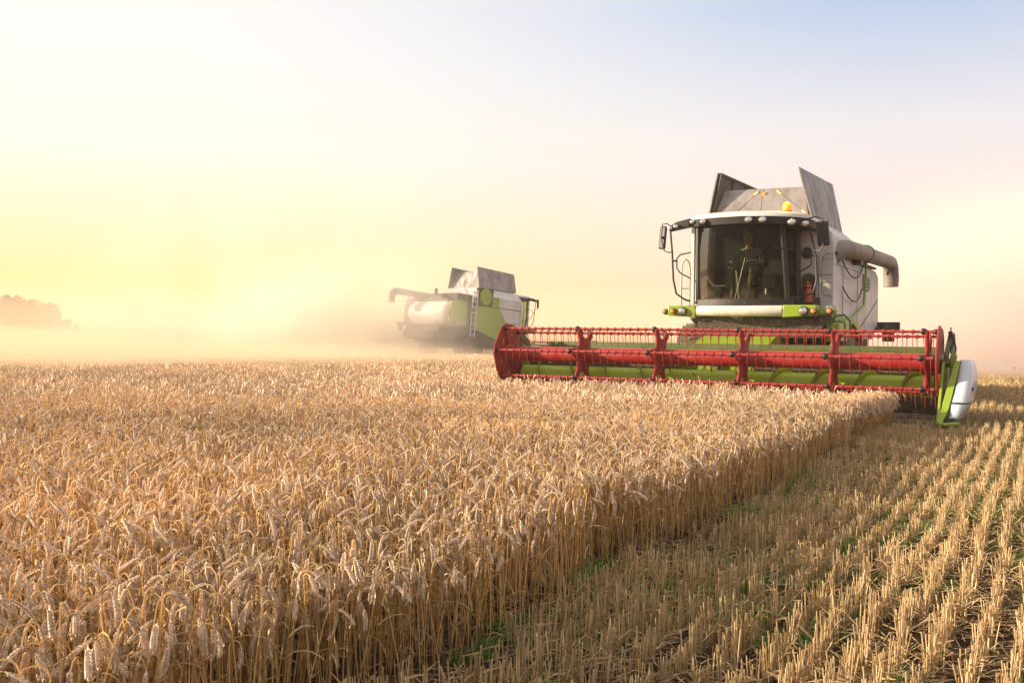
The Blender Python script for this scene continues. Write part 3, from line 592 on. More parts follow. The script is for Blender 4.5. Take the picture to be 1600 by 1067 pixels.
        if sx < 0: m.tube([(-1.46, 2.70, 3.62), (-1.56, 2.68, 3.70), (-1.66, 2.66, 3.69), (-1.68, 2.66, 3.40), (-1.62, 2.68, 3.14), (-1.52, 2.7, 3.10), (-1.45, 2.72, 3.13)], .013, 6)
        else: m.tube([(1.22, 2.8, 3.68), (1.40, 2.85, 3.72), (1.54, 2.87, 3.68), (1.55, 2.87, 3.40), (1.55, 2.87, 3.16), (1.48, 2.9, 3.06), (1.38, 2.94, 3.08)], .015, 6)
        m.tube([(cx, cy - .07, cz), (cx, cy, cz)], .03, 8)
        m.build('mirror_bracket', M['black'], mo)
    # front bumper with lamp pods
    m = MB(); rr = []
    for t in np.linspace(-1, 1, 15):
        x = .86 * t; y = 2.40 + .12 * t * t
        rr.append([(x, y + .05, 1.78), (x, y - .02, 1.82), (x, y - .03, 1.90), (x, y, 1.975), (x, y + .10, 1.995), (x, y + .14, 1.78)])
    m.loft(rr); m.build('front_bumper', M['bumper'], root, smooth=60)
    for sx in (-1, 1):
        m = MB(); x0, x1, x2 = (.875, 1.46, 1.6) if sx < 0 else (.875, 1.52, 1.86)
        m.prism([(sx * x0, 1.76), (sx * x0, 2.0), (sx * x1, 2.0), (sx * x1, 1.79)], 'y', 2.50, 2.80)
        m.prism([(sx * x1, 1.815), (sx * x1, 1.93), (sx * x2, 1.93), (sx * x2, 1.815)], 'y', 2.62, 2.74)
        m.build('lamp_pod', M['green'], root, bevel=.02)
        for x, r, mt in (((1.14, .072, 'lamp'), (1.34, .05, 'amber'), (1.56, .045, 'amber')) if sx < 0 else ((1.28, .075, 'lamp'), (1.47, .05, 'amber'), (1.74, .05, 'amber'))):
            lamp(root, sx * x, 2.47 if x < 1.5 else 2.59, 1.88, r, 1, mt)
    # access ladders and steps beside the cab
    m = MB(); m.tube([(-1.56, 3.6, 1.95), (-1.56, 3.6, 2.85), (-1.53, 3.6, 2.97), (-1.46, 3.6, 3.03), (-1.40, 3.6, 2.97), (-1.37, 3.6, 2.85), (-1.37, 3.6, 1.95)], .016, 6); m.tube([(-1.56, 3.6, 2.40), (-1.37, 3.6, 2.40)], .013, 6)
    m.build('grab_rail', M['steel'], root)
    m = MB(); m.tube([(1.56, 3.85, 3.08), (1.44, 3.8, 3.09), (1.36, 3.8, 3.0), (1.35, 3.8, 2.86), (1.35, 3.8, 2.35), (1.40, 3.8, 2.25), (1.56, 3.85, 2.22)], .018, 6); m.tube([(1.35, 3.8, 2.5), (1.55, 3.85, 2.5)], .012, 6); m.tube([(1.36, 3.8, 2.98), (1.55, 3.85, 2.98)], .012, 6)
    m.build('grab_rail', M['steel'], root)
    m = MB(); m.box(-1.5, -.95, 2.95, 3.95, 1.88, 1.93); m.box(.97, 1.72, 2.85, 3.95, 1.80, 1.85); m.box(1.60, 1.72, 3.0, 3.3, 1.86, 2.0); m.build('platform', M['steel'], root, bevel=.005)
    return root

def P3(v): return Vector(v)
def make_person(root_loc, rz):
    """seated driver; joints in the harvester frame, one skinned surface, clothes by region"""
    J = []; E = []; Rd = []; G = []
    def j(p, r, parent, g):
        J.append(p); Rd.append(r if hasattr(r, '__len__') else (r, r)); G.append(g)
        if parent is not None: E.append((parent, len(J) - 1))
        return len(J) - 1
    pel = j((-.06, 3.55, 2.70), (.16, .11), None, 't')
    wai = j((-.06, 3.56, 2.86), (.15, .10), pel, 's')
    che = j((-.06, 3.52, 3.05), (.18, .115), wai, 's')
    upc = j((-.06, 3.50, 3.16), (.13, .09), che, 's')
    nek = j((-.065, 3.48, 3.245), (.055, .055), upc, 'k')
    hd1 = j((-.075, 3.455, 3.31), (.065, .075), nek, 'k')
    hd2 = j((-.08, 3.44, 3.40), (.080, .095), hd1, 'k')
    hd3 = j((-.08, 3.455, 3.48), (.068, .08), hd2, 'k')
    for sx, el, wr, hn in ((-1, (-.36, 3.30, 2.93), (-.33, 3.10, 2.93), (-.31, 3.03, 2.92)), (1, (.27, 3.36, 2.90), (.13, 3.16, 2.93), (.07, 3.12, 2.93))):
        sh = j((-.06 + sx * .19, 3.50, 3.14), .065, upc, 's')
        e = j(el, .048, sh, 's'); f = j(tuple(Vector(el).lerp(Vector(wr), .5)), .040, e, 'k'); w_ = j(wr, .028, f, 'k')
        dv = (Vector(hn) - Vector(wr)).normalized(); perp = dv.cross(Vector((0, 0, 1))).normalized()
        h = j(hn, (.036, .020), w_, 'k')
        for q, (off, L) in enumerate(((-.030, .075), (-.010, .085), (.010, .080), (.029, .062))):
            b0 = Vector(hn) + perp * off + dv * .03; a_ = j(tuple(b0), .0095, h, 'k')
            b1 = b0 + dv * L * .5 + Vector((0, 0, -.008)); a_ = j(tuple(b1), .009, a_, 'k')
            b2 = b1 + dv * L * .25 + Vector((0, 0, -L * .4)); j(tuple(b2), .0075, a_, 'k')
        t0 = Vector(wr) + perp * (-.035 * sx) + dv * .025; a_ = j(tuple(t0), .011, w_, 'k'); j(tuple(t0 + dv * .04 + perp * (-.015 * sx) + Vector((0, 0, -.01))), .0095, a_, 'k')
    for sx, kn, an, toe in ((-1, (-.31, 3.10, 2.72), (-.27, 3.02, 2.20), (-.29, 2.86, 2.11)), (1, (.12, 3.08, 2.74), (.03, 3.04, 2.20), (.03, 2.86, 2.11))):
        hp = j((-.06 + sx * .10, 3.50, 2.69), .09, pel, 't'); k = j(kn, .068, hp, 't'); c = j(tuple(Vector(kn).lerp(Vector(an), .35) + Vector((0, .02, 0))), .060, k, 't')
        a_ = j(an, .042, c, 't'); hl = j((an[0], an[1] + .02, 2.12), .04, a_, 'b'); j(toe, (.045, .03), hl, 'b')
    me = bpy.data.meshes.new('person'); me.from_pydata(J, E, []); ob = bpy.data.objects.new('person', me); C.objects.link(ob)
    md = ob.modifiers.new('skin', 'SKIN'); md.use_smooth_shade = True
    sv = me.skin_vertices[0].data
    for i, r in enumerate(Rd): sv[i].radius = r
    sv[0].use_root = True
    sb = ob.modifiers.new('sub', 'SUBSURF'); sb.levels = 2; sb.render_levels = 2
    dg = bpy.context.evaluated_depsgraph_get(); new = bpy.data.meshes.new_from_object(ob.evaluated_get(dg)); new.name = 'person_body'
    ob.modifiers.clear(); ob.data = new
    for k in ('shirt', 'trousers', 'skin', 'boots'): new.materials.append(M[k])
    gm = {'s': 0, 't': 1, 'k': 2, 'b': 3}; JV = np.array(J)
    segs = [(a, b) for a, b in E]
    for p in new.polygons:
        c = np.array(p.center); best = 1e9; g = 's'
        for a, b in segs:
            ab = JV[b] - JV[a]; t = max(0, min(1, np.dot(c - JV[a], ab) / max(1e-9, np.dot(ab, ab)))); d = np.linalg.norm(c - JV[a] - t * ab)
            if d < best: best = d; g = G[b] if t > .5 or G[a] == G[b] else G[a]
        p.material_index = gm[g]
    ob.location = root_loc; ob.rotation_euler = (0, 0, rz)
    hc = Vector((-.08, 3.44, 3.40))
    cap = MB(); rr = []
    for z, r in ((3.425, .100), (3.46, .104), (3.50, .098), (3.535, .078), (3.56, .045), (3.568, .008)):
        rr.append([(hc.x + r * .93 * math.cos(t), hc.y + .012 + r * 1.08 * math.sin(t), z) for t in np.linspace(0, 2 * math.pi, 24, endpoint=False)])
    cap.loft(rr); bi = [(hc.x + .085 * math.cos(t), hc.y - .01 + .09 * math.sin(t), 3.43) for t in np.linspace(math.pi * 1.05, math.pi * 1.95, 11)]
    bo = [(hc.x + .085 * math.cos(t), hc.y - .01 + .19 * math.sin(t), 3.405) for t in np.linspace(math.pi * 1.05, math.pi * 1.95, 11)]
    cap.add(bi + bo + [(x, y, z - .006) for x, y, z in bi] + [(x, y, z - .006) for x, y, z in bo], [(i, i + 1, 12 + i, 11 + i) for i in range(10)] + [(22 + i, 33 + i, 34 + i, 23 + i) for i in range(10)] + [(11 + i, 12 + i, 34 + i, 33 + i) for i in range(10)])
    cap.build('cap', M['cap'], ob, smooth=50)
    f = MB(); f.tube([(hc.x, hc.y - .088, 3.405), (hc.x, hc.y - .108, 3.372), (hc.x, hc.y - .088, 3.362)], [.010, .014, .012], 8)
    for s_ in (-1, 1): f.lathe([(.006, -.008), (.022, -.004), (.022, .004), (.006, .008)], (hc.x + s_ * .083, hc.y + .01, 3.39), 'x', 12)
    f.build('nose_and_ears', M['skin'], ob, smooth=80)
    f = MB()
    for s_ in (-1, 1): f.lathe([(.004, -.088), (.010, -.086), (.010, -.08)], (hc.x + s_ * .03, hc.y, 3.402), 'y', 10)
    f.each('eye', M['hair'], ob)
    f = MB(); f.tube([(hc.x - .022, hc.y - .075, 3.338), (hc.x, hc.y - .085, 3.336), (hc.x + .022, hc.y - .075, 3.338)], .006, 6); f.build('mouth', M['extred'], ob)
    return ob

RZ1 = -TH
h1 = make_harvester('combine_harvester'); h1.location = (O1[0], O1[1], 0); h1.rotation_euler = (0, 0, RZ1)
tag(h1, 'nearer grey-white combine harvester facing us with a wide red reel in the standing wheat', 'combine harvester', 'combine harvesters working in the field')
drv = make_person((O1[0], O1[1], 0), RZ1)
tag(drv, 'person in green cap and checked shirt sitting in the glass cab of the nearer harvester', 'person')
h2 = copy_tree(h1)
bl = bpy.data.lights.new('beacon_light', 'POINT'); bl.energy = 9; bl.color = (1.0, .38, .05); bl.shadow_soft_size = .06
blo = bpy.data.objects.new('beacon_light', bl); C.objects.link(blo); blo.parent = h1; blo.location = (.88, 2.68, 4.06)
tag(h2, 'farther green and white combine harvester seen from behind, half hidden in dust', 'combine harvester', 'combine harvesters working in the field')
h2.location = (1.75, 58.0, -.50); h2.rotation_euler = (math.radians(4), 0, math.radians(140))

# ------------------------------------------------------------------ ground
def build_ground():
    rs = np.concatenate([np.linspace(0, 60, 61)[1:], np.geomspace(62, 680, 40)]); na = 180
    vs = [(0, 0, float(ground_z(0, 0)))]; fs = []
    for r in rs:
        a = np.linspace(0, 2 * math.pi, na, endpoint=False); X = r * np.cos(a); Y = r * np.sin(a); Z = ground_z(X, Y)
        vs += list(zip(X.tolist(), Y.tolist(), Z.tolist()))
    fs += [(0, 1 + j, 1 + (j + 1) % na) for j in range(na)]
    for i in range(len(rs) - 1):
        o = 1 + i * na; fs += [(o + j, o + na + j, o + na + (j + 1) % na, o + (j + 1) % na) for j in range(na)]
    m, nt, o = new_mat('field_soil'); b = N(nt, 'ShaderNodeBsdfDiffuse')
    t = N(nt, 'ShaderNodeTexCoord'); n1 = N(nt, 'ShaderNodeTexNoise'); n1.inputs['Scale'].default_value = 9; n1.inputs['Detail'].default_value = 9; n1.inputs['Roughness'].default_value = .7
    n2 = N(nt, 'ShaderNodeTexNoise'); n2.inputs['Scale'].default_value = .7; n2.inputs['Detail'].default_value = 4
    nt.links.new(t.outputs['Object'], n1.inputs['Vector']); nt.links.new(t.outputs['Object'], n2.inputs['Vector'])
    cr = N(nt, 'ShaderNodeValToRGB'); e = cr.color_ramp.elements; e[0].position = .32; e[0].color = (.025, .017, .011, 1); e[1].position = .74; e[1].color = (.22, .15, .08, 1)
    k = e.new(.5); k.color = (.06, .041, .025, 1)
    nt.links.new(n1.outputs[0], cr.inputs[0])
    # beyond the worked strip the far fields are pale straw
    ge = N(nt, 'ShaderNodeNewGeometry'); ln = N(nt, 'ShaderNodeVectorMath', operation='LENGTH'); nt.links.new(ge.outputs['Position'], ln.inputs[0])
    mr_ = N(nt, 'ShaderNodeMapRange'); mr_.inputs['From Min'].default_value = 45; mr_.inputs['From Max'].default_value = 75; nt.links.new(ln.outputs['Value'], mr_.inputs['Value'])
    c2 = N(nt, 'ShaderNodeMix', data_type='RGBA'); c2.inputs[6].default_value = (.30, .21, .11, 1); c2.inputs[7].default_value = (.40, .29, .16, 1); nt.links.new(n2.outputs[0], c2.inputs[0])
    mx = N(nt, 'ShaderNodeMix', data_type='RGBA'); nt.links.new(mr_.outputs[0], mx.inputs[0]); nt.links.new(cr.outputs[0], mx.inputs[6]); nt.links.new(c2.outputs[2], mx.inputs[7])
    nt.links.new(mx.outputs[2], b.inputs[0])
    bp = N(nt, 'ShaderNodeBump'); bp.inputs['Strength'].default_value = .9; bp.inputs['Distance'].default_value = .04; nt.links.new(n1.outputs[0], bp.inputs['Height']); nt.links.new(bp.outputs[0], b.inputs['Normal'])
    nt.links.new(b.outputs[0], o.inputs[0])
    me = bpy.data.meshes.new('field_ground'); me.from_pydata(vs, [], fs); me.materials.append(m)
    me.polygons.foreach_set('use_smooth', [True] * len(me.polygons))
    g = bpy.data.objects.new('field_ground', me); C.objects.link(g); tag(g, 'brown field soil reaching the low horizon', 'ground', kind='structure')
build_ground()

# ------------------------------------------------------------------ straw, ears, leaves: one shader each
def straw_mat(name, cA, cB, cC, transl=.3, rough_bump=0, island=True):
    m, nt, o = new_mat(name)
    oi = N(nt, 'ShaderNodeObjectInfo'); ge = N(nt, 'ShaderNodeNewGeometry')
    ad = N(nt, 'ShaderNodeMath', operation='ADD'); nt.links.new(oi.outputs['Random'], ad.inputs[0]); nt.links.new(ge.outputs['Random Per Island'], ad.inputs[1])
    fr = N(nt, 'ShaderNodeMath', operation='FRACT'); nt.links.new(ad.outputs[0], fr.inputs[0])
    cr = N(nt, 'ShaderNodeValToRGB'); e = cr.color_ramp.elements; e[0].color = (*cA, 1); e[1].color = (*cC, 1); k = e.new(.5); k.color = (*cB, 1)
    nt.links.new(fr.outputs[0], cr.inputs[0])
    # broad patches of warmer and paler crop
    n = N(nt, 'ShaderNodeTexNoise'); n.inputs['Scale'].default_value = .55; n.inputs['Detail'].default_value = 3; nt.links.new(ge.outputs['Position'], n.inputs['Vector'])
    mr_ = N(nt, 'ShaderNodeMapRange'); mr_.inputs['From Min'].default_value = .3; mr_.inputs['From Max'].default_value = .7; mr_.inputs['To Min'].default_value = .82; mr_.inputs['To Max'].default_value = 1.15; nt.links.new(n.outputs[0], mr_.inputs['Value'])
    hs = N(nt, 'ShaderNodeHueSaturation'); nt.links.new(cr.outputs[0], hs.inputs['Color']); nt.links.new(mr_.outputs[0], hs.inputs['Value'])
    d = N(nt, 'ShaderNodeBsdfDiffuse'); t = N(nt, 'ShaderNodeBsdfTranslucent'); mx = N(nt, 'ShaderNodeMixShader'); mx.inputs[0].default_value = transl
    nt.links.new(hs.outputs[0], d.inputs[0]); nt.links.new(hs.outputs[0], t.inputs[0]); nt.links.new(d.outputs[0], mx.inputs[1]); nt.links.new(t.outputs[0], mx.inputs[2])
    gl_ = N(nt, 'ShaderNodeBsdfGlossy'); gl_.inputs['Roughness'].default_value = .45; gl_.inputs[0].default_value = (.9, .85, .75, 1)
    m2 = N(nt, 'ShaderNodeMixShader'); m2.inputs[0].default_value = .05; nt.links.new(mx.outputs[0], m2.inputs[1]); nt.links.new(gl_.outputs[0], m2.inputs[2])
    nt.links.new(m2.outputs[0], o.inputs[0]); return m
EAR = straw_mat('ripe_ear', (.54, .39, .27), (.80, .62, .45), (.92, .78, .62), .32)
STEM = straw_mat('wheat_stem', (.42, .25, .09), (.74, .50, .21), (.88, .68, .36), .5)
LEAF = straw_mat('dry_leaf', (.30, .17, .06), (.46, .29, .12), (.58, .42, .22), .4)
STUB = straw_mat('cut_straw', (.38, .25, .12), (.64, .46, .23), (.80, .64, .40), .35)
LIT = straw_mat('straw_litter', (.28, .17, .08), (.46, .31, .16), (.66, .50, .31), .25)
GRN = straw_mat('green_weed', (.07, .16, .015), (.13, .27, .02), (.24, .34, .06), .35)
CHAFF = straw_mat('chaff', (.60, .36, .12), (.75, .52, .22), (.85, .70, .42), .4)

R = random.Random(11)
def stalk(m, x0, y0, H, nod, az, lean, lod, size=1.0):
    """one wheat plant: stem, arched neck, hanging ear, withered leaves. slots: 0 ear 1 stem 2 leaf"""
    dx, dy = math.cos(az), math.sin(az); la = R.uniform(0, 6.28); lx, ly = math.cos(la) * lean, math.sin(la) * lean
    rc = R.uniform(.016, .042); neck = nod * R.uniform(.70, .92)
    topz = H - rc * (1.0 if neck > 1.57 else math.sin(neck))
    n0 = 3 if lod > 0 else 4
    pts = []
    for i in range(n0):
        t = i / (n0 - 1); pts.append(Vector((x0 + lx * t * t * topz, y0 + ly * t * t * topz, topz * t)))
    base = pts[-1]; ang = 0; p = base.copy(); ns = 4 if lod == 0 else 2
    # neck
    L = rc * neck / ns
    for i in range(ns):
        ang += neck / ns; a2 = ang - neck / ns / 2
        p = p + Vector((dx * math.sin(a2), dy * math.sin(a2), math.cos(a2))) * L; pts.append(p.copy())
    rs = [.0021 * size] * len(pts)
    m.tube(pts, rs, 3, 1, cap=False)
    # ear
    EL = R.uniform(.062, .092) * size; ne = 9 if lod == 0 else (5 if lod == 1 else 3); ep = [p.copy()]; dirs = []
    rest = nod - neck
    for i in range(ne):
        ang += rest / ne; d = Vector((dx * math.sin(ang), dy * math.sin(ang), math.cos(ang))); dirs.append(d); ep.append(ep[-1] + d * EL / ne)
    sd = Vector((-dy, dx, 0)); tw = R.uniform(-.8, .8)
    if lod == 0:
        m.tube(ep, [.003 * size] * len(ep), 4, 0, cap=False)
        for i in range(ne):
            d = dirs[i]; q = ep[i] + d * EL / ne * .4; nn = d.cross(sd).normalized(); wv = (sd * math.cos(tw) + nn * math.sin(tw)); vv = d.cross(wv)
            k = (.75 + .35 * math.sin(math.pi * (i + 1.2) / (ne + 1.5))) * size * 1.0
            for s_ in ((-1, 1) if i < ne - 1 else (0,)):
                for s2 in (-.5, .5):
                    ax_ = (d * .90 + wv * s_ * .36 + vv * s2 * .42).normalized(); c0 = q + wv * s_ * .0026 * k + vv * s2 * .0022 * k; Ls = .0145 * k
                    u = ax_.cross(vv).normalized() * .0027 * k; v = ax_.cross(u).normalized() * .0027 * k; mid = c0 + ax_ * Ls * .42
                    m.add([c0, mid + u, mid + v, mid - u, mid - v, c0 + ax_ * Ls], [(0, 1, 2), (0, 2, 3), (0, 3, 4), (0, 4, 1), (5, 2, 1), (5, 3, 2), (5, 4, 3), (5, 1, 4)], 0)
    else:
        n = len(ep); rr = [(.0030 + .0042 * math.sin(math.pi * min(1, (i + .6) / n))) * size * (1.18 if i % 2 else .92) for i in range(n)]; rr[-1] = .0015
        m.tube(ep, rr, 4 if lod == 1 else 3, 0, cap=False)
    # leaves
    nl = 2 if lod == 0 else (1 if R.random() < .6 else 0)
    for _ in range(nl):
        if R.random() < .25: continue
        z = H * R.uniform(.25, .8); a = R.uniform(0, 6.28); q = Vector((x0 + lx * z, y0 + ly * z, z)); LL = R.uniform(.08, .2); an = R.uniform(.1, .7); bend = R.uniform(.5, 1.3)
        k = 5 if lod == 0 else 3; A_, B_ = [], []; side_ = Vector((-math.sin(a), math.cos(a), R.uniform(-.5, .5))).normalized()
        for i in range(k + 1):
            t = i / k; wd = .0042 * (1 - t) ** .6 + .0004
            A_.append(q + side_ * wd); B_.append(q - side_ * wd); an += bend / k * 1.6
            q = q + Vector((math.cos(a) * math.sin(an), math.sin(a) * math.sin(an), math.cos(an))) * LL / k
        m.add(A_ + B_, [(i, i + 1, k + 2 + i, k + 1 + i) for i in range(k)], 2)
def rnod():
    r = R.random()
    return math.radians(R.uniform(168, 208) if r < .80 else (R.uniform(120, 168) if r < .93 else R.uniform(10, 60)))
def src(m, name, mats): return m.build(name, mats, None, smooth=0, link=False)
NEAR = []
for i in range(14):
    m = MB(); stalk(m, 0, 0, R.uniform(.48, .57) if i % 3 else R.uniform(.39, .48), rnod(), R.uniform(0, 6.28), R.uniform(0, .12), 0, 1.1); NEAR.append(src(m, 'wheat_stalk', [EAR, STEM, LEAF]))
MID = []
for i in range(10):
    m = MB()
    for k in range(9): stalk(m, R.uniform(-.08, .08), R.uniform(-.08, .08), R.uniform(.42, .56), rnod(), R.uniform(0, 6.28), R.uniform(0, .1), 1, 1.15)
    MID.append(src(m, 'wheat_tuft', [EAR, STEM, LEAF]))
FAR = []
for i in range(8):
    m = MB()
    for k in range(32): stalk(m, R.uniform(-.25, .25), R.uniform(-.25, .25), R.uniform(.37, .54), rnod(), R.uniform(0, 6.28), R.uniform(0, .1), 2, 1.5)
    FAR.append(src(m, 'wheat_clump', [EAR, STEM, LEAF]))
STB = []
for i in range(12):                                           # a piece of a drill row, 12 cm along y
    m = MB()
    for k in range(9):
        x, y = R.gauss(0, .009), R.uniform(-.065, .065); H = R.uniform(.085, .155) * (1 if R.random() < .8 else .5); tx, ty = R.gauss(0, .055), R.gauss(0, .09)
        m.tube([(x, y, -.01), (x + tx * H * .5, y + ty * H * .5, H * .5), (x + tx * H, y + ty * H, H)], [.0026, .0024, .0023], 4, 0, cap=True)
        if R.random() < .10:
            a = R.uniform(0, 6.28); L = R.uniform(.08, .2); m.tube([(x, y, .03), (x + math.cos(a) * L * .6, y + math.sin(a) * L * .6, R.uniform(.03, .12)), (x + math.cos(a) * L, y + math.sin(a) * L, R.uniform(.01, .10))], .0018, 3, 0, cap=False)
        if R.random() < .45:
            a = R.uniform(0, 6.28); L = R.uniform(.03, .09); z = H * R.uniform(.3, .9); q = Vector((x, y, z)); e_ = q + Vector((math.cos(a) * L, math.sin(a) * L, R.uniform(-.04, .03))); s_ = Vector((0, 0, .004))
            m.add([q - s_, q + s_, e_ + s_ * .3, e_ - s_ * .3], [(0, 1, 2, 3)], 1)
    STB.append(src(m, 'stubble_tuft', [STUB, LEAF]))
STF = []
for i in range(6):                                            # longer, lighter piece for the distance, 60 cm
    m = MB()
    for k in range(34):
        x, y = R.gauss(0, .014), R.uniform(-.3, .3); H = R.uniform(.10, .175); tx, ty = R.gauss(0, .08), R.gauss(0, .1)
        m.tube([(x, y, 0), (x + tx * H, y + ty * H, H)], .0038, 3, 0, cap=False)
    STF.append(src(m, 'stubble_row', [STUB, LEAF]))
LTR = []
for i in range(8):                                            # loose straw lying between the rows
    m = MB()
    for k in range(10):
        a = R.uniform(0, 6.28); L = R.uniform(.03, .12); x, y = R.uniform(-.12, .12), R.uniform(-.12, .12); z = R.uniform(.004, .03); dz = R.uniform(-.012, .03)
        m.tube([(x, y, z), (x + math.cos(a) * L * .5, y + math.sin(a) * L * .5, z + dz * .5 + R.uniform(0, .006)), (x + math.cos(a) * L, y + math.sin(a) * L, max(.003, z + dz))], R.uniform(.0012, .0024), 3, 0, cap=False)
    for k in range(5):
        x, y = R.uniform(-.12, .12), R.uniform(-.12, .12); a = R.uniform(0, 6.28); L = R.uniform(.03, .08); s_ = Vector((-math.sin(a), math.cos(a), .3)) * .004; q = Vector((x, y, .012)); e_ = q + Vector((math.cos(a) * L, math.sin(a) * L, R.uniform(0, .03)))
        m.add([q - s_, q + s_, e_ + s_ * .4, e_ - s_ * .4], [(0, 1, 2, 3)], 0)
    LTR.append(src(m, 'straw_litter', [LIT]))
WD = []
for i in range(6):
    m = MB()
    for k in range(26):
        a = R.uniform(0, 6.28); L = R.uniform(.05, .13); q = Vector((R.uniform(-.05, .05), R.uniform(-.05, .05), 0)); an = R.uniform(.05, .6); w_ = R.uniform(.002, .0045); A_, B_ = [], []; s_ = Vector((-math.sin(a), math.cos(a), 0))
        for t in range(5):
            wd = w_ * (1 - t / 4.3); A_.append(q + s_ * wd); B_.append(q - s_ * wd); an += .22; q = q + Vector((math.cos(a) * math.sin(an), math.sin(a) * math.sin(an), math.cos(an))) * L / 4
        m.add(A_ + B_, [(j_, j_ + 1, 6 + j_, 5 + j_) for j_ in range(4)], 0)
    WD.append(src(m, 'weed_tuft', [GRN]))

def scatter(name, label, cat, sources, P, rot, scl, idx):
    P = np.asarray(P, np.float32); n = len(P)
    col_ = bpy.data.collections.new(name + '_sources')
    for k, s_ in enumerate(sources): s_.name = '%s_kind_%02d' % (name, k); col_.objects.link(s_)
    me = bpy.data.meshes.new(name); me.vertices.add(n); me.vertices.foreach_set('co', P.ravel())
    a = me.attributes.new('rot', 'FLOAT_VECTOR', 'POINT'); a.data.foreach_set('vector', np.asarray(rot, np.float32).ravel())
    a = me.attributes.new('scl', 'FLOAT_VECTOR', 'POINT'); a.data.foreach_set('vector', np.asarray(scl, np.float32).ravel())
    a = me.attributes.new('idx', 'INT', 'POINT'); a.data.foreach_set('value', np.asarray(idx, np.int32))
    o = bpy.data.objects.new(name, me); C.objects.link(o); tag(o, label, cat, kind='stuff')
    g = bpy.data.node_groups.new(name + '_nodes', 'GeometryNodeTree')
    g.interface.new_socket('Geometry', in_out='INPUT', socket_type='NodeSocketGeometry'); g.interface.new_socket('Geometry', in_out='OUTPUT', socket_type='NodeSocketGeometry')
    gi = g.nodes.new('NodeGroupInput'); go = g.nodes.new('NodeGroupOutput'); iop = g.nodes.new('GeometryNodeInstanceOnPoints')
    ci = g.nodes.new('GeometryNodeCollectionInfo'); ci.inputs['Collection'].default_value = col_; ci.inputs['Separate Children'].default_value = True; ci.inputs['Reset Children'].default_value = True
    iop.inputs['Pick Instance'].default_value = True
    def na_(nm, ty):
        x = g.nodes.new('GeometryNodeInputNamedAttribute'); x.data_type = ty; x.inputs['Name'].default_value = nm
        return [s_ for s_ in x.outputs if s_.enabled and s_.name == 'Attribute'][0]
    g.links.new(gi.outputs[0], iop.inputs['Points']); g.links.new(ci.outputs[0], iop.inputs['Instance'])
    g.links.new(na_('idx', 'INT'), iop.inputs['Instance Index']); g.links.new(na_('rot', 'FLOAT_VECTOR'), iop.inputs['Rotation']); g.links.new(na_('scl', 'FLOAT_VECTOR'), iop.inputs['Scale'])
    g.links.new(iop.outputs[0], go.inputs[0])
    md = o.modifiers.new('scatter', 'NODES'); md.node_group = g
    return o

rng = np.random.default_rng(5)
def lump(X, Y, s, ph=0):
    return np.sin(X * s + 1.3 * np.sin(Y * s * .7 + ph)) * np.sin(Y * s * 1.1 + 1.7 * np.sin(X * s * .6 + 2 + ph))
def in_view(X, Y, marg): return (np.abs(X) < .540 * Y + marg)
def crop_mask(X, Y, inset=0.0):
    a, b = to_ab(X, Y); wob = .05 * np.sin(b * 2.3) + .04 * np.sin(b * 5.1 + 1)
    stand = (a < EDGE + wob - inset) & ((b < -.30 - inset + .05 * np.sin(a * 3)) | (a < -4.15 - inset))
    end = 45.5 + .5 * np.sin(X * .4) + np.clip(X + 6, -6, 20) * .25
    return stand & (Y < end)
def jit(lo, hi, dens, ylo, yhi):
    c = 1 / math.sqrt(dens); xs = np.arange(lo, hi, c); ys = np.arange(ylo, yhi, c); X, Y = np.meshgrid(xs, ys); X = X.ravel(); Y = Y.ravel()
    return X + rng.uniform(-.6, .6, len(X)) * c, Y + rng.uniform(-.6, .6, len(X)) * c
PP, RT, SC, IX = [], [], [], []
def put(X, Y, nb, base, s0, s1, dz=0, rx=.08):
    n = len(X); Z = ground_z(X, Y) + dz; hs = 1 + .035 * lump(X, Y, 1.4) + .03 * lump(X, Y, 4.1, 1)
    PP.append(np.stack([X, Y, Z], 1)); RT.append(np.stack([rng.normal(0, rx, n), rng.normal(0, rx, n), rng.uniform(0, 6.283, n)], 1))
    s_ = rng.uniform(s0, s1, n); SC.append(np.stack([s_, s_, s_ * hs], 1)); IX.append(base + rng.integers(0, nb, n))
# single stalks near the camera
X, Y = jit(-10, 8, 430, 1.0, 12.5); k = crop_mask(X, Y) & in_view(X, Y, 1.2); X, Y = X[k], Y[k]; put(X, Y, len(NEAR), 0, .92, 1.08)
n_near = len(X)
# single stalks along the cut edge and the cutter further on
b_ = rng.uniform(-9, -.2, 9000); a_ = EDGE - rng.exponential(.12, 9000); X, Y = to_xy(a_, b_); k = crop_mask(X, Y) & (Y > 12.4); put(X[k], Y[k], len(NEAR), 0, .9, 1.08)
# tufts
X, Y = jit(-16, 12, 33, 12.3, 22); k = crop_mask(X, Y, .06) & in_view(X, Y, 1.5); put(X[k], Y[k], len(MID), len(NEAR), .9, 1.08, rx=.04)
# clumps
X, Y = jit(-32, 8, 9.0, 21.8, 50); k = crop_mask(X, Y, .2) & in_view(X, Y, 2.5); put(X[k], Y[k], len(FAR), len(NEAR) + len(MID), .95, 1.12, rx=.02)
wheat = scatter('wheat_crop', 'ripe standing wheat with nodding beige ears', 'wheat', NEAR + MID + FAR, np.concatenate(PP), np.concatenate(RT), np.concatenate(SC), np.concatenate(IX))
print('wheat instances', sum(map(len, PP)), 'near', n_near)

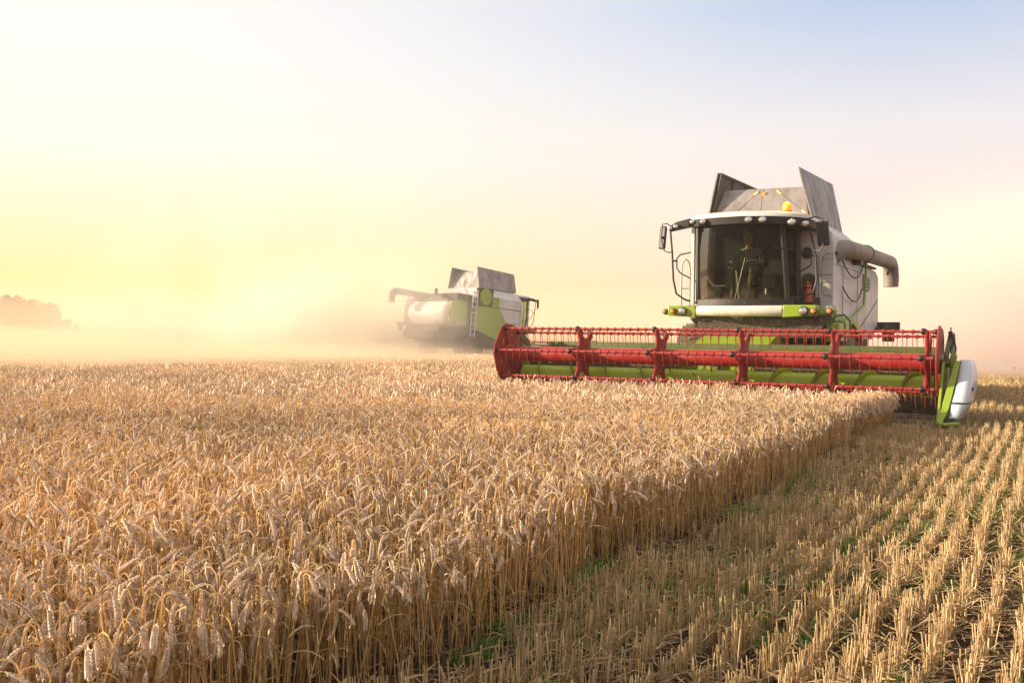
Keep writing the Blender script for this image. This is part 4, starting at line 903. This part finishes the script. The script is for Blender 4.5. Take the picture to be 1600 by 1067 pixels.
# stubble in drill rows that run with the cut edge
PP, RT, SC, IX = [], [], [], []
def rows(step, blo, bhi, sel, nb, base, yr, s0, s1):
    aa = EDGE + .10 + np.arange(-60, 330) * .150
    A_, B_ = np.meshgrid(aa, np.arange(blo, bhi, step)); A_ = A_.ravel(); B_ = B_.ravel()
    A_ = A_ + .016 * np.sin(B_ * 1.7 + A_ * 5) + .012 * np.sin(B_ * 6.1 + A_ * 37) + rng.normal(0, .009, len(A_)); B_ = B_ + rng.uniform(-.4, .4, len(A_)) * step
    X, Y = to_xy(A_, B_); k = (Y > yr[0]) & (Y < yr[1]) & in_view(X, Y, 1.6) & ~crop_mask(X, Y, -.08) & (rng.random(len(X)) < .95 + .35 * lump(X, Y, 2.7) + .25 * lump(X, Y, 9.0, 5))
    X, Y = X[k], Y[k]; n = len(X); s_ = rng.uniform(s0, s1, n); hz = s_ * (1 + .28 * lump(X, Y, 3.2, 2) + .12 * lump(X, Y, 11, 1))
    PP.append(np.stack([X, Y, ground_z(X, Y)], 1)); RT.append(np.stack([rng.normal(0, .05, n), rng.normal(0, .05, n), -TH + rng.normal(0, .15, n) + math.pi * rng.integers(0, 2, n)], 1))
    SC.append(np.stack([s_, s_, hz], 1)); IX.append(base + rng.integers(0, nb, n))
rows(.075, -18, 9, None, len(STB), 0, (1.2, 19), .92, 1.2)
rows(.42, -2, 55, None, len(STF), len(STB), (18.9, 48), .95, 1.15)
scatter('stubble', 'cut golden straw stubble standing in rows', 'stubble', STB + STF, np.concatenate(PP), np.concatenate(RT), np.concatenate(SC), np.concatenate(IX))
print('stubble instances', sum(map(len, PP)))
PP, RT, SC, IX = [], [], [], []
X, Y = jit(-9, 12, 30, 1.2, 20); k = ~crop_mask(X, Y, .3) & in_view(X, Y, 1.5); X, Y = X[k], Y[k]; k = rng.random(len(X)) < .75 + .5 * lump(X, Y, 1.9, 4); put(X[k], Y[k], len(LTR), 0, .8, 1.5, dz=.002, rx=.05)
scatter('straw_litter', 'loose straw and chaff lying between the stubble rows', 'loose straw', LTR, np.concatenate(PP), np.concatenate(RT), np.concatenate(SC), np.concatenate(IX))
PP, RT, SC, IX = [], [], [], []
X, Y = jit(-6, 12, 70, 1.2, 18); a_, b_ = to_ab(X, Y); k = ~crop_mask(X, Y, .1) & in_view(X, Y, 1.5) & (lump(X, Y, 2.6, 3) + .5 * lump(X, Y, 7, 1) > .20); put(X[k], Y[k], len(WD), 0, .6, 1.3, rx=.1)
scatter('green_weeds', 'low green weeds and grass between the stubble rows', 'weeds', WD, np.concatenate(PP), np.concatenate(RT), np.concatenate(SC), np.concatenate(IX))

# ------------------------------------------------------------------ chaff thrown up round the reel and behind the header
def fly():
    m = MB(); q = random.Random(8)
    def flake(p, s_):
        u = Vector((q.gauss(0, 1), q.gauss(0, 1), q.gauss(0, 1))).normalized() * s_; v = u.orthogonal().normalized() * s_ * q.uniform(.25, .7)
        m.add([p - u, p - v, p + u, p + v], [(0, 1, 2, 3)])
    for _ in range(2600):
        a = q.gauss(.3, .9); b = q.uniform(.2, 2.7); z = q.uniform(.7, 2.1) - .1 * abs(a); x, y = to_xy(a, b); flake(Vector((x, y, z)), q.uniform(.004, .010))
    for _ in range(700):
        a = q.uniform(-1.6, 2.6); b = q.uniform(-1.0, 3.5); z = q.gauss(1.5, .7)
        if z < .6: continue
        x, y = to_xy(a, b); flake(Vector((x, y, z)), q.uniform(.002, .006))
    for _ in range(500):
        a = q.gauss(5.3, .45); b = q.uniform(.3, 3.2); z = abs(q.gauss(.45, .40)) + .05; x, y = to_xy(a, b); flake(Vector((x, y, z)), q.uniform(.005, .02))
    o = m.build('flying_chaff', CHAFF, None, smooth=0); tag(o, 'specks of chaff and straw flying around the reel', 'chaff', kind='stuff')
fly()

# ------------------------------------------------------------------ far woods
def wood(name, label, spots, seed):
    q = random.Random(seed); m = MB()
    for (x, y, h, r) in spots:
        gz = float(ground_z(x, y)); m.tube([(x, y, gz - .5), (x + q.uniform(-.2, .2), y, gz + h * .5)], [.28, .12], 6, 1)
        blobs = [(x + q.uniform(-.6, .6) * r, y + q.uniform(-.6, .6) * r, gz + h * q.uniform(.25, .82), r * q.uniform(.35, .65)) for _ in range(12)] + [(x, y, gz + h * .86, r * .35)]
        for bx, by, bz, br in blobs:
            for _ in range(130):
                d = Vector((q.gauss(0, 1), q.gauss(0, 1), q.gauss(0, 1))).normalized(); p = Vector((bx, by, bz)) + d * br * q.uniform(.55, 1.08)
                u = Vector((q.gauss(0, 1), q.gauss(0, 1), q.gauss(0, 1))).normalized() * .26; v = u.orthogonal().normalized() * .20
                m.add([p - u, p - v, p + u, p + v], [(0, 1, 2, 3)], 0)
    mt = straw_mat('leaf_mass', (.03, .05, .012), (.05, .075, .02), (.08, .10, .03), .3); bk = paint('bark', (.09, .065, .045), .9, .1)
    o = m.build(name, [mt, bk], None, smooth=0); tag(o, label, 'wood', kind='stuff')
D = 270
sp = []
q = random.Random(3)
def wx(px_, d): return (px_ - 800) / 1530 * d
for px_, hh in ((-60, 12), (-42, 10.5), (-24, 11), (-6, 10.5), (8, 10), (22, 9.6), (34, 8.8), (46, 7.6), (57, 6.2), (66, 4.4), (73, 3.0), (40, 9.0), (51, 7.8), (61, 6.4), (69, 5.2), (77, 3.9), (85, 2.7), (94, 1.6), (-15, 9.5), (12, 8.6), (30, 7.4), (44, 5.8)):
    sp.append((wx(px_, D), D + q.uniform(-5, 12), hh * .93, min(3.6, hh * .42)))
wood('distant_wood', 'hazy wood on the low rise at the far left edge', sp, 2)
sp = []
for px_, hh in ((1455, 1.6), (1464, 2.6), (1472, 2.2), (1483, 3.6), (1490, 4.4), (1497, 3.9), (1504, 5.0), (1512, 4.1), (1518, 3.7), (1526, 2.7), (1535, 2.0), (1546, 1.2)):
    sp.append((wx(px_, D + 30), D + 30 + q.uniform(-5, 12), hh, min(2.4, hh * .5)))
wood('distant_copse', 'hazy low copse on the horizon right of the nearer harvester', sp, 6)

# ------------------------------------------------------------------ dust clouds (lit by the real sun and sky)
def dust(name, label, c, size, rz, dens, nscale, col=(.985, .90, .78), thr=.35, low=0.0, seed=0, aniso=.0):
    m, nt, o = new_mat(name + '_air'); v = N(nt, 'ShaderNodeVolumePrincipled'); v.inputs['Color'].default_value = (*col, 1); v.inputs['Anisotropy'].default_value = aniso
    t = N(nt, 'ShaderNodeTexCoord')
    n = N(nt, 'ShaderNodeTexNoise'); n.inputs['Scale'].default_value = nscale; n.inputs['Detail'].default_value = 4; n.inputs['Roughness'].default_value = .55
    mp = N(nt, 'ShaderNodeMapping'); mp.inputs['Location'].default_value = (seed * 7.3, seed * 3.1, 0); mp.inputs['Scale'].default_value = (1, 1, 1.6)
    nt.links.new(t.outputs['Object'], mp.inputs[0]); nt.links.new(mp.outputs[0], n.inputs['Vector'])
    r = N(nt, 'ShaderNodeMapRange'); r.inputs['From Min'].default_value = thr; r.inputs['From Max'].default_value = thr + .22; nt.links.new(n.outputs[0], r.inputs['Value'])
    sb = N(nt, 'ShaderNodeVectorMath', operation='SUBTRACT'); sb.inputs[1].default_value = (.5, .5, low); nt.links.new(t.outputs['Generated'], sb.inputs[0])
    sc_ = N(nt, 'ShaderNodeVectorMath', operation='MULTIPLY'); sc_.inputs[1].default_value = (2, 2, 1 / (1 - low) if low < .3 else 2); nt.links.new(sb.outputs[0], sc_.inputs[0])
    ln = N(nt, 'ShaderNodeVectorMath', operation='LENGTH'); nt.links.new(sc_.outputs[0], ln.inputs[0])
    f = N(nt, 'ShaderNodeMapRange', interpolation_type='SMOOTHSTEP'); f.inputs['From Min'].default_value = 1.0; f.inputs['From Max'].default_value = .15; nt.links.new(ln.outputs['Value'], f.inputs['Value'])
    a = N(nt, 'ShaderNodeMath', operation='MULTIPLY'); nt.links.new(r.outputs[0], a.inputs[0]); nt.links.new(f.outputs[0], a.inputs[1])
    b = N(nt, 'ShaderNodeMath', operation='MULTIPLY'); b.inputs[1].default_value = dens; nt.links.new(a.outputs[0], b.inputs[0])
    nt.links.new(b.outputs[0], v.inputs['Density']); nt.links.new(v.outputs[0], o.inputs['Volume'])
    mb = MB(); sx, sy, sz = size; mb.box(-sx / 2, sx / 2, -sy / 2, sy / 2, 0, sz)
    ob = mb.build(name, m, None, smooth=0); ob.location = c; ob.rotation_euler = (0, 0, rz); tag(ob, label, 'dust', kind='stuff')
    return ob
DUST = True
if DUST:
    dust('dust_trail', 'low golden dust drifting over the wheat at the left', (-24, 29, .0), (60, 34, 1.7), math.radians(14), .72, .20, (.95, .75, .54), thr=.24, low=0.0, seed=1)
    dust('dust_plume', 'tall dust plume blown up behind the farther harvester', (-12, 55, .1), (34, 12, 13), math.radians(5), .24, .16, thr=.38, low=0.0, seed=2)
    dust('dust_puff', 'thick dust puff under the tail of the farther harvester', (-8.2, 47.6, .0), (19, 6.5, 6.0), math.radians(8), .70, .35, thr=.31, low=0.0, seed=4)
    dust('dust_bank', 'faint bank of drifting dust far off in front of the horizon', (-30, 175, 0), (460, 90, 12), 0, .026, .03, col=(.955, .74, .52), thr=.15, low=0.0, seed=6)
    dust('dust_cloud', 'pinkish dust cloud hanging behind the nearer harvester', (21, 39, .1), (34, 22, 9), math.radians(-20), .42, .16, (.985, .86, .80), thr=.30, low=0.0, seed=3)
m, nt, o = new_mat('haze_air'); v = N(nt, 'ShaderNodeVolumePrincipled'); v.inputs['Color'].default_value = (.96, .84, .72, 1); v.inputs['Density'].default_value = .0010; v.inputs['Anisotropy'].default_value = .1
nt.links.new(v.outputs[0], o.inputs['Volume'])
hz = MB(); hz.box(-700, 700, -700, 700, -14, 13.5)
hz = hz.build('haze', m, None, smooth=0); tag(hz, 'warm hazy evening air over the field', 'haze', kind='stuff')
